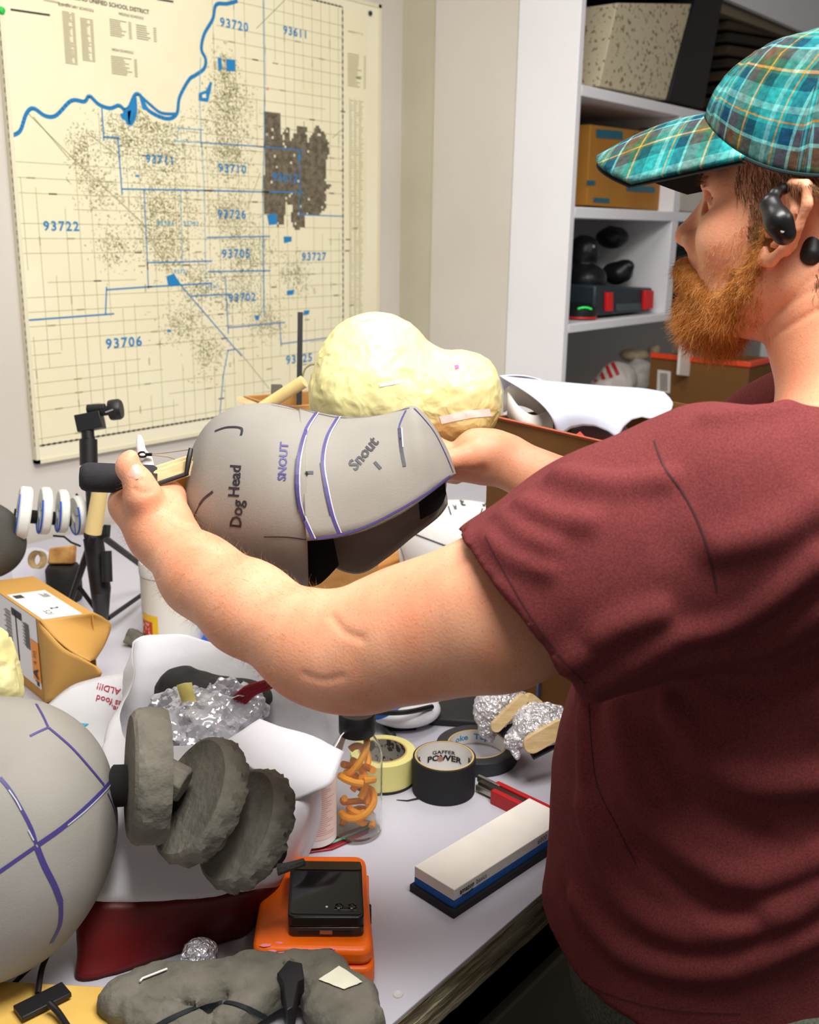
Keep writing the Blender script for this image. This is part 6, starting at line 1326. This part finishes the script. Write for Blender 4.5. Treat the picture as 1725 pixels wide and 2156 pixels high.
# rolled white sheet with scalloped cutouts
sh = thing('white_sheet', P(1200, 900, 1.66), 'curled white plastic sheet with round cutouts, lying over the carton behind the shoulder', 'sheet')
top_l = [(1052, 792, 1.50), (1150, 802, 1.54), (1260, 812, 1.60), (1350, 818, 1.66), (1398, 826, 1.70)]
bot = [(1172, 922, 1.44), (1180, 918, 1.44), (1200, 902, 1.45), (1225, 896, 1.46), (1252, 897, 1.475), (1280, 908, 1.49), (1300, 922, 1.50), (1312, 900, 1.51), (1330, 884, 1.53), (1352, 878, 1.545), (1380, 884, 1.56), (1398, 884, 1.58), (1412, 870, 1.60), (1418, 850, 1.65), (1410, 838, 1.68), (1398, 826, 1.70)]
n = 60; Tq = spline(np.array(top_l, float), n); Bq = np.array([np.array(bot, float)[0]*(1-0)+0]*1)
bl = np.array(bot, float); seg = np.r_[0, np.cumsum(np.linalg.norm(np.diff(bl[:, :2], axis=0), axis=1))]; tt = np.linspace(0, seg[-1], n); Bq = np.stack([np.interp(tt, seg, bl[:, k]) for k in range(3)], 1)
G = []
for i in range(n):
    row = []
    for t in np.linspace(0, 1, 18):
        x, y, d = Tq[i]*(1-t)+Bq[i]*t; fade = 1-i/(n-1)
        x += sin(pi*t)*34*fade**1.5; d -= sin(pi*t)*.045*fade**.7; row.append(P(x, y, d))
    G.append(row)
o = MB().grid(G).build('sheet', mat('white_sheet', (208, 211, 232), .45), sh, angle=180); solid(o, .002)
G = []
for i in range(20):
    t = i/19; row = []
    for s in np.linspace(0, 1, 10): x = 1052+(-4+10*sin(pi*t))*1; row.append(P(1052+t*14+s*95*(1-.35*t), 792+t*46+s*10-sin(pi*s)*6, 1.50+.10*sin(pi*t*.5)+s*.05))
    G.append(row)
o = MB().grid(G).build('inner_curl', mat('white_sheet', (208, 211, 232), .45), sh, angle=180); solid(o, .002)
# pale foam bands curling below it
for k, (pts, w) in enumerate((([(1062, 845, 1.53), (1085, 830, 1.50), (1118, 838, 1.49), (1145, 862, 1.50), (1150, 885, 1.53)], .016), ([(1070, 850, 1.50), (1090, 880, 1.47), (1125, 900, 1.46), (1160, 885, 1.48), (1162, 868, 1.52)], .017), ([(1085, 815, 1.56), (1120, 828, 1.55), (1150, 860, 1.55)], .018))):
    q = spline(np.array([P(*p) for p in pts]), 22); G = [[p-UP*w+FW*.003, p, p+UP*w-FW*.003] for p in q]; o = MB().grid(G).build('foam_band', mat('offwhite_band', (218, 214, 208), .7), None, angle=180); solid(o, .003); tag(o, ('off-white foam band curled under the white sheet, the uppermost loop', 'off-white foam band curled under the white sheet, the lowest loop', 'off-white foam band tucked deepest inside the curled sheet')[k], 'foam band')
mb = MB(); G = [[P(1165+x, 905+y, 1.47+z) for x, y, z in r] for r in (((0, 0, 0), (30, 6, 0), (55, 14, 0)), ((12, 28, 0), (35, 30, 0), (48, 34, 0)))]; o = mb.grid(G).build('yellow_card', mat('yellow_card', (238, 228, 160), .6)); solid(o, .002); tag(o, 'pale yellow card scrap poking from the carton edge', 'card')
mb = MB(); mb.hexa([P(1212, 915, 1.46), P(1240, 942, 1.45), P(1240, 942, 1.46), P(1212, 915, 1.47), P(1222, 908, 1.46), P(1246, 935, 1.45), P(1246, 935, 1.46), P(1222, 908, 1.47)]); tag(mb.build('red_strip', mat('red_strip', (190, 30, 30), .5)), 'short red strip on the carton edge beside the yellow card', 'strip')
f = SDF()
f.el(P(1262, 925, 1.56), (.050, .03, .034), (RT, FW, UP)); c = P(1262, 925, 1.56); v, q = isosurf(f, c-.07, c+.07, .004); tag(emit('plum_ball', relax(v, q, 1), q, mat('plum_vinyl', (116, 84, 88), .3), angle=180), 'glossy plum-grey rounded piece under the scalloped edge of the white sheet', 'piece')

# ================================================================ things on the shelves
def yq(x, y, Y): return PY(x, y, Y)
def shelf_box(name, pts, Y0, dep, m, label, cat, bv=.003, parent=None, skew=0):
    """box whose front outline is pts (seen corners: bottom-left, bottom-right, top-right, top-left) at wall distance Y0"""
    q = [yq(*p, Y0) for p in pts]; mb = MB(); mb.hexa([q[0], q[1], q[1]+[0, dep, 0], q[0]+[0, dep, 0], q[3], q[2], q[2]+[skew, dep, 0], q[3]+[skew, dep, 0]])
    o = bevel(mb.build(name, m, parent), bv)
    if label: tag(o, label, cat)
    return o
YS = YF+.03
patt = mat('dotted_beige', (196, 184, 156), .8, col2=(128, 112, 84), scale=85, detail=2, rampw=(.60, .63))
shelf_box('storage_bin', [(1262, 181), (1404, 211), (1462, 8), (1300, 6)], YF+.02, .34, patt, 'tilted beige dotted storage box on the top shelf, above the cap brim', 'storage box')
shelf_box('carton', [(1223, 172), (1285, 186), (1287, 54), (1226, 54)], YF+.10, .25, mat('brown_carton', (132, 96, 48), .85), 'small brown carton squeezed at the left end of the top shelf', 'box')
shelf_box('black_pouch', [(1240, 52), (1280, 52), (1275, 30), (1250, 30)], YF+.10, .2, mat('black_pouch', (18, 18, 18), .8), 'black pouch on top of the small brown carton', 'pouch')
shelf_box('black_binder', [(1408, 212), (1482, 228), (1524, -6), (1466, -6)], YF+.01, .36, mat('black_binder', (16, 15, 14), .55), 'tall black leaning case beside the dotted storage box', 'case')
kk = thing('folded_blanket_stack', yq(1560, 235, YF+.1), 'dark stack of folded brown layers leaning on the top shelf behind the cap', 'stack')
for i in range(7):
    y0 = 215-i*27; shelf_box('folded_layer', [(1530, y0+7), (1700, y0+34), (1706, y0+14), (1536, y0-13)], YF+.05+.012*(i % 2), .28, mat('dark_brown_cloth'+str(i % 2), ((66, 52, 36), (44, 36, 28))[i % 2], .9), None, None, .008, kk)
shelf_box('long_tray', [(1505, 22), (1720, 100), (1722, 72), (1512, -4)], YF+.03, .26, mat('beige_tray', (120, 108, 84), .7), 'shallow beige tray lying on the dark folded stack', 'tray')
# middle shelf
cbm = mat('amber_carton', (170, 116, 38), .8, col2=(158, 104, 32), scale=5)
def mailer(pts, Y0, dep, lab):
    o = shelf_box('mailer_carton', pts, Y0, dep, cbm, lab, 'box'); return o
m1 = mailer([(1236, 432), (1412, 446), (1418, 284), (1244, 262)], YF+.05, .30, 'amber carton with blue tape on the middle shelf, under the cap brim')
shelf_box('mailer_carton', [(1209, 428), (1230, 431), (1236, 272), (1213, 266)], YF+.09, .26, mat('dark_amber', (140, 92, 30), .85), 'narrow amber carton at the left end of the middle shelf', 'box')
for q4_ in ([(1256, 272), (1312, 276), (1312, 294), (1256, 290)], [(1236, 380), (1254, 380), (1254, 390), (1236, 390)], [(1250, 416), (1284, 418), (1284, 428), (1250, 426)], [(1320, 388), (1380, 394), (1380, 406), (1320, 402)]): mb = MB(); mb.add([yq(x, y, YF+.0485) for x, y in q4_], [(0, 1, 2, 3)]); mb.build('blue_tape', mat('teal_tape', (20, 92, 110), .5), m1, smooth=False, fix=False)
mb = MB(); put_text(mb, 'AA', .022, yq(1340, 286, YF+.048), (1, 0, 0), (0, 0, 1), 0, .0006); put_text(mb, '4', .026, yq(1262, 348, YF+.048), (1, 0, 0), (0, 0, 1), 0, .0006); mb.build('carton_print', mat('teal_tape', (20, 92, 110), .5), m1, smooth=False, fix=False)
mb = MB(); mb.tube(spline([yq(1340, 288, YF+.09), yq(1350, 272, YF+.09), yq(1372, 274, YF+.09), yq(1378, 290, YF+.09)], 12), .003, 8); tag(mb.build('cable_loop', blk), 'dark cable loop on top of the amber carton', 'cable')
shelf_box('spiral_pad', [(1432, 444), (1500, 450), (1504, 392), (1440, 386)], YF+.12, .2, mat('pale_card', (214, 206, 196), .7), 'pale card box in the middle cubby behind the nose', 'box')
# lower shelf: black gear
bk_ = mat('black_gear', (22, 24, 26), .4); bk2 = mat('blue_black_gear', (36, 46, 54), .45)
tc2 = thing('tool_case', yq(1320, 662, YF+.04), 'black hard tool case with red latches on the lower shelf', 'tool case')
shelf_box('case_body', [(1252, 666), (1372, 655), (1376, 606), (1256, 600)], YF+.03, .22, bk2, None, None, .008, tc2)
rl = mat('red_latch', (220, 24, 26), .45)
for pts in ([(1280, 656), (1292, 655), (1292, 616), (1280, 616)], [(1358, 652), (1376, 650), (1378, 612), (1360, 612)]): shelf_box('latch', pts, YF+.020, .012, rl, None, None, .002, tc2)
shelf_box('front_label', [(1300, 655), (1350, 652), (1350, 638), (1300, 640)], YF+.026, .005, mat('grey_label', (70, 84, 90), .5), None, None, .001, tc2)
def blob(name, parts, label, cat, m, h=.006, amp=.004, sc=30):
    f = SDF(); cs = []
    for (x, y, Y, r3) in parts: c = yq(x, y, Y); cs.append(c); f.el(c, r3, k=.015)
    f.mod = lambda p, d: d+facet(p, sc, amp, 6); cs = np.array(cs); R = max(max(p[3]) for p in parts)+.02; v, q = isosurf(f, cs.min(0)-R, cs.max(0)+R, h); o = emit(name, v, q, m, angle=30)
    return tag(o, label, cat)
blob('camera_bag', [(1235, 590, YF+.12, (.06, .06, .05)), (1300, 575, YF+.13, (.045, .05, .035)), (1290, 500, YF+.15, (.05, .05, .035)), (1230, 530, YF+.14, (.045, .05, .05)), (1318, 560, YF+.10, (.022, .03, .02))], 'heap of black camera straps and gear on top of the tool case', 'gear', bk_)
mb = MB(); c = yq(1250, 519, YF+.08); mb.lathe(c, (-.2, -1, .1), [(0, .002), (.004, .002), (.005, 0)], 16); tag(mb.build('silver_stud', mat('silver_dot', (210, 215, 220), .2, metal=.6)), 'tiny silver stud on the black gear heap', 'stud')
sb2 = thing('speaker_puck', yq(1222, 668, YF+.06), 'round black gadget with a green light and red base, left of the tool case', 'gadget')
mb = MB(); c = yq(1222, 670, YF+.07); mb.lathe([c[0], c[1], 1.3715], uz, [(0, 0), (.045, 0), (.048, .008), (.046, .03), (.03, .045), (0, .048)], 36); mb.build('housing', bk_, sb2)
mb = MB(); mb.lathe([c[0], c[1], 1.3715], uz, [(.0485, .004), (.0495, .006), (.0485, .009)], 36); mb.build('red_ring', rl, sb2)
mb = MB(); mb.tube([np.array([c[0], c[1], 1.3715])+np.array([.0465*cos(a), .0465*sin(a), .031+.006*sin((a-3.4)*3)]) for a in np.linspace(3.5, 4.4, 12)], .0026, 8)
gm = mat('green_light', (40, 220, 90), .4); gm.node_tree.nodes['Principled BSDF'].inputs['Emission Color'].default_value = lin((40, 230, 90)); gm.node_tree.nodes['Principled BSDF'].inputs['Emission Strength'].default_value = .5; mb.build('green_light', gm, sb2)
shelf_box('black_case', [(1426, 656), (1500, 650), (1500, 520), (1428, 540)], YF+.08, .25, bk_, 'black case in the lower cubby behind the beard', 'case')
# bottom counter: carton with orange rim, plastic bag, card
ob = thing('parts_carton', (3.15, 1.33, 1.0125), 'brown carton with an orange rim and barcode label on the lowest shelf', 'box')
zb = 1.0125; XO = 3.0; Yn, Yf_ = 1.17, 1.492; zt3 = 1.248
def ob_(x0, x1, y0, y1, z0, z1, nm, m, bv=.002): return bevel(MB().box((x0, y0, z0), (x1, y1, z1)).build(nm, m, ob), bv)
bs_ = mat('brown_side', (112, 74, 30), .8)
ob_(XO, XO+.005, Yn, Yf_, zb, zt3-.010, 'left_side', bs_); ob_(XO+.295, XO+.30, Yn, Yf_, zb, zt3-.010, 'right_side', bs_); ob_(XO+.005, XO+.295, Yn, Yn+.005, zb, zt3-.010, 'front_side', bs_); ob_(XO+.005, XO+.295, Yf_-.005, Yf_, zb, zt3-.010, 'back_side', bs_)
orim = mat('orange_rim', (228, 72, 30), .45); ob_(XO-.006, XO+.010, Yn-.006, Yf_+.0, zt3-.010, zt3+.006, 'left_rim', orim); ob_(XO+.010, XO+.306, Yn-.006, Yn+.010, zt3-.010, zt3+.006, 'front_rim', orim)
mb = MB(); mb.add([PX(x, y, XO-.001) for x, y in ((1383, 824), (1411, 828), (1413, 782), (1385, 778))], [(0, 1, 2, 3)]); mb.build('barcode_label', mat('pale_card', (214, 206, 196), .7), ob, fix=False)
mb = MB()
for i in range(11): y = 786+i*3.4; mb.add([PX(1390, y+1.5, XO-.002), PX(1406, y+2.5, XO-.002), PX(1406, y+1, XO-.002), PX(1390, y, XO-.002)], [(0, 1, 2, 3)])
mb.build('barcode', mat('black_print', (24, 24, 26), .6), ob, smooth=False, fix=False)
shelf_box('white_card', [(1430, 790), (1514, 800), (1506, 692), (1438, 686)], YF-.14, .01, mat('pale_card2', (226, 216, 204), .7), 'pale card standing up inside the orange-rimmed carton below the beard', 'card')
pbg = blob('plastic_bag', [(1300, 800, YF+.12, (.075, .06, .06)), (1345, 790, YF+.10, (.05, .05, .055)), (1270, 820, YF+.14, (.05, .05, .04))], 'crumpled white plastic bag with red stripes on the lowest shelf', 'bag', mat('white_film_bag', (206, 200, 192), .4), .006, .008, 26)
mb = MB(); 
me_ = pbg.data; pv_ = np.array([tuple(v.co) for v in me_.vertices])+WL[pbg.name]; pbb = bvh_of(pv_, [tuple(p.vertices) for p in me_.polygons])
for L in ([(1262, 770), (1272, 800)], [(1276, 766), (1288, 796)], [(1290, 764), (1302, 790)], [(1250, 780), (1256, 805)]): strokes(mb, pbb, [L], .012, 0, 4, .002)
mb.build('red_stripe', mat('red_stripe', (190, 36, 40), .5), pbg, fix=False)
blob('tan_bundle', [(1335, 748, YF+.14, (.05, .05, .022)), (1378, 738, YF+.12, (.018, .02, .022))], 'tan crumpled paper bundle above the white plastic bag on the lowest shelf', 'paper', mat('tan_paper', (176, 160, 132), .7), .005, .004, 40)
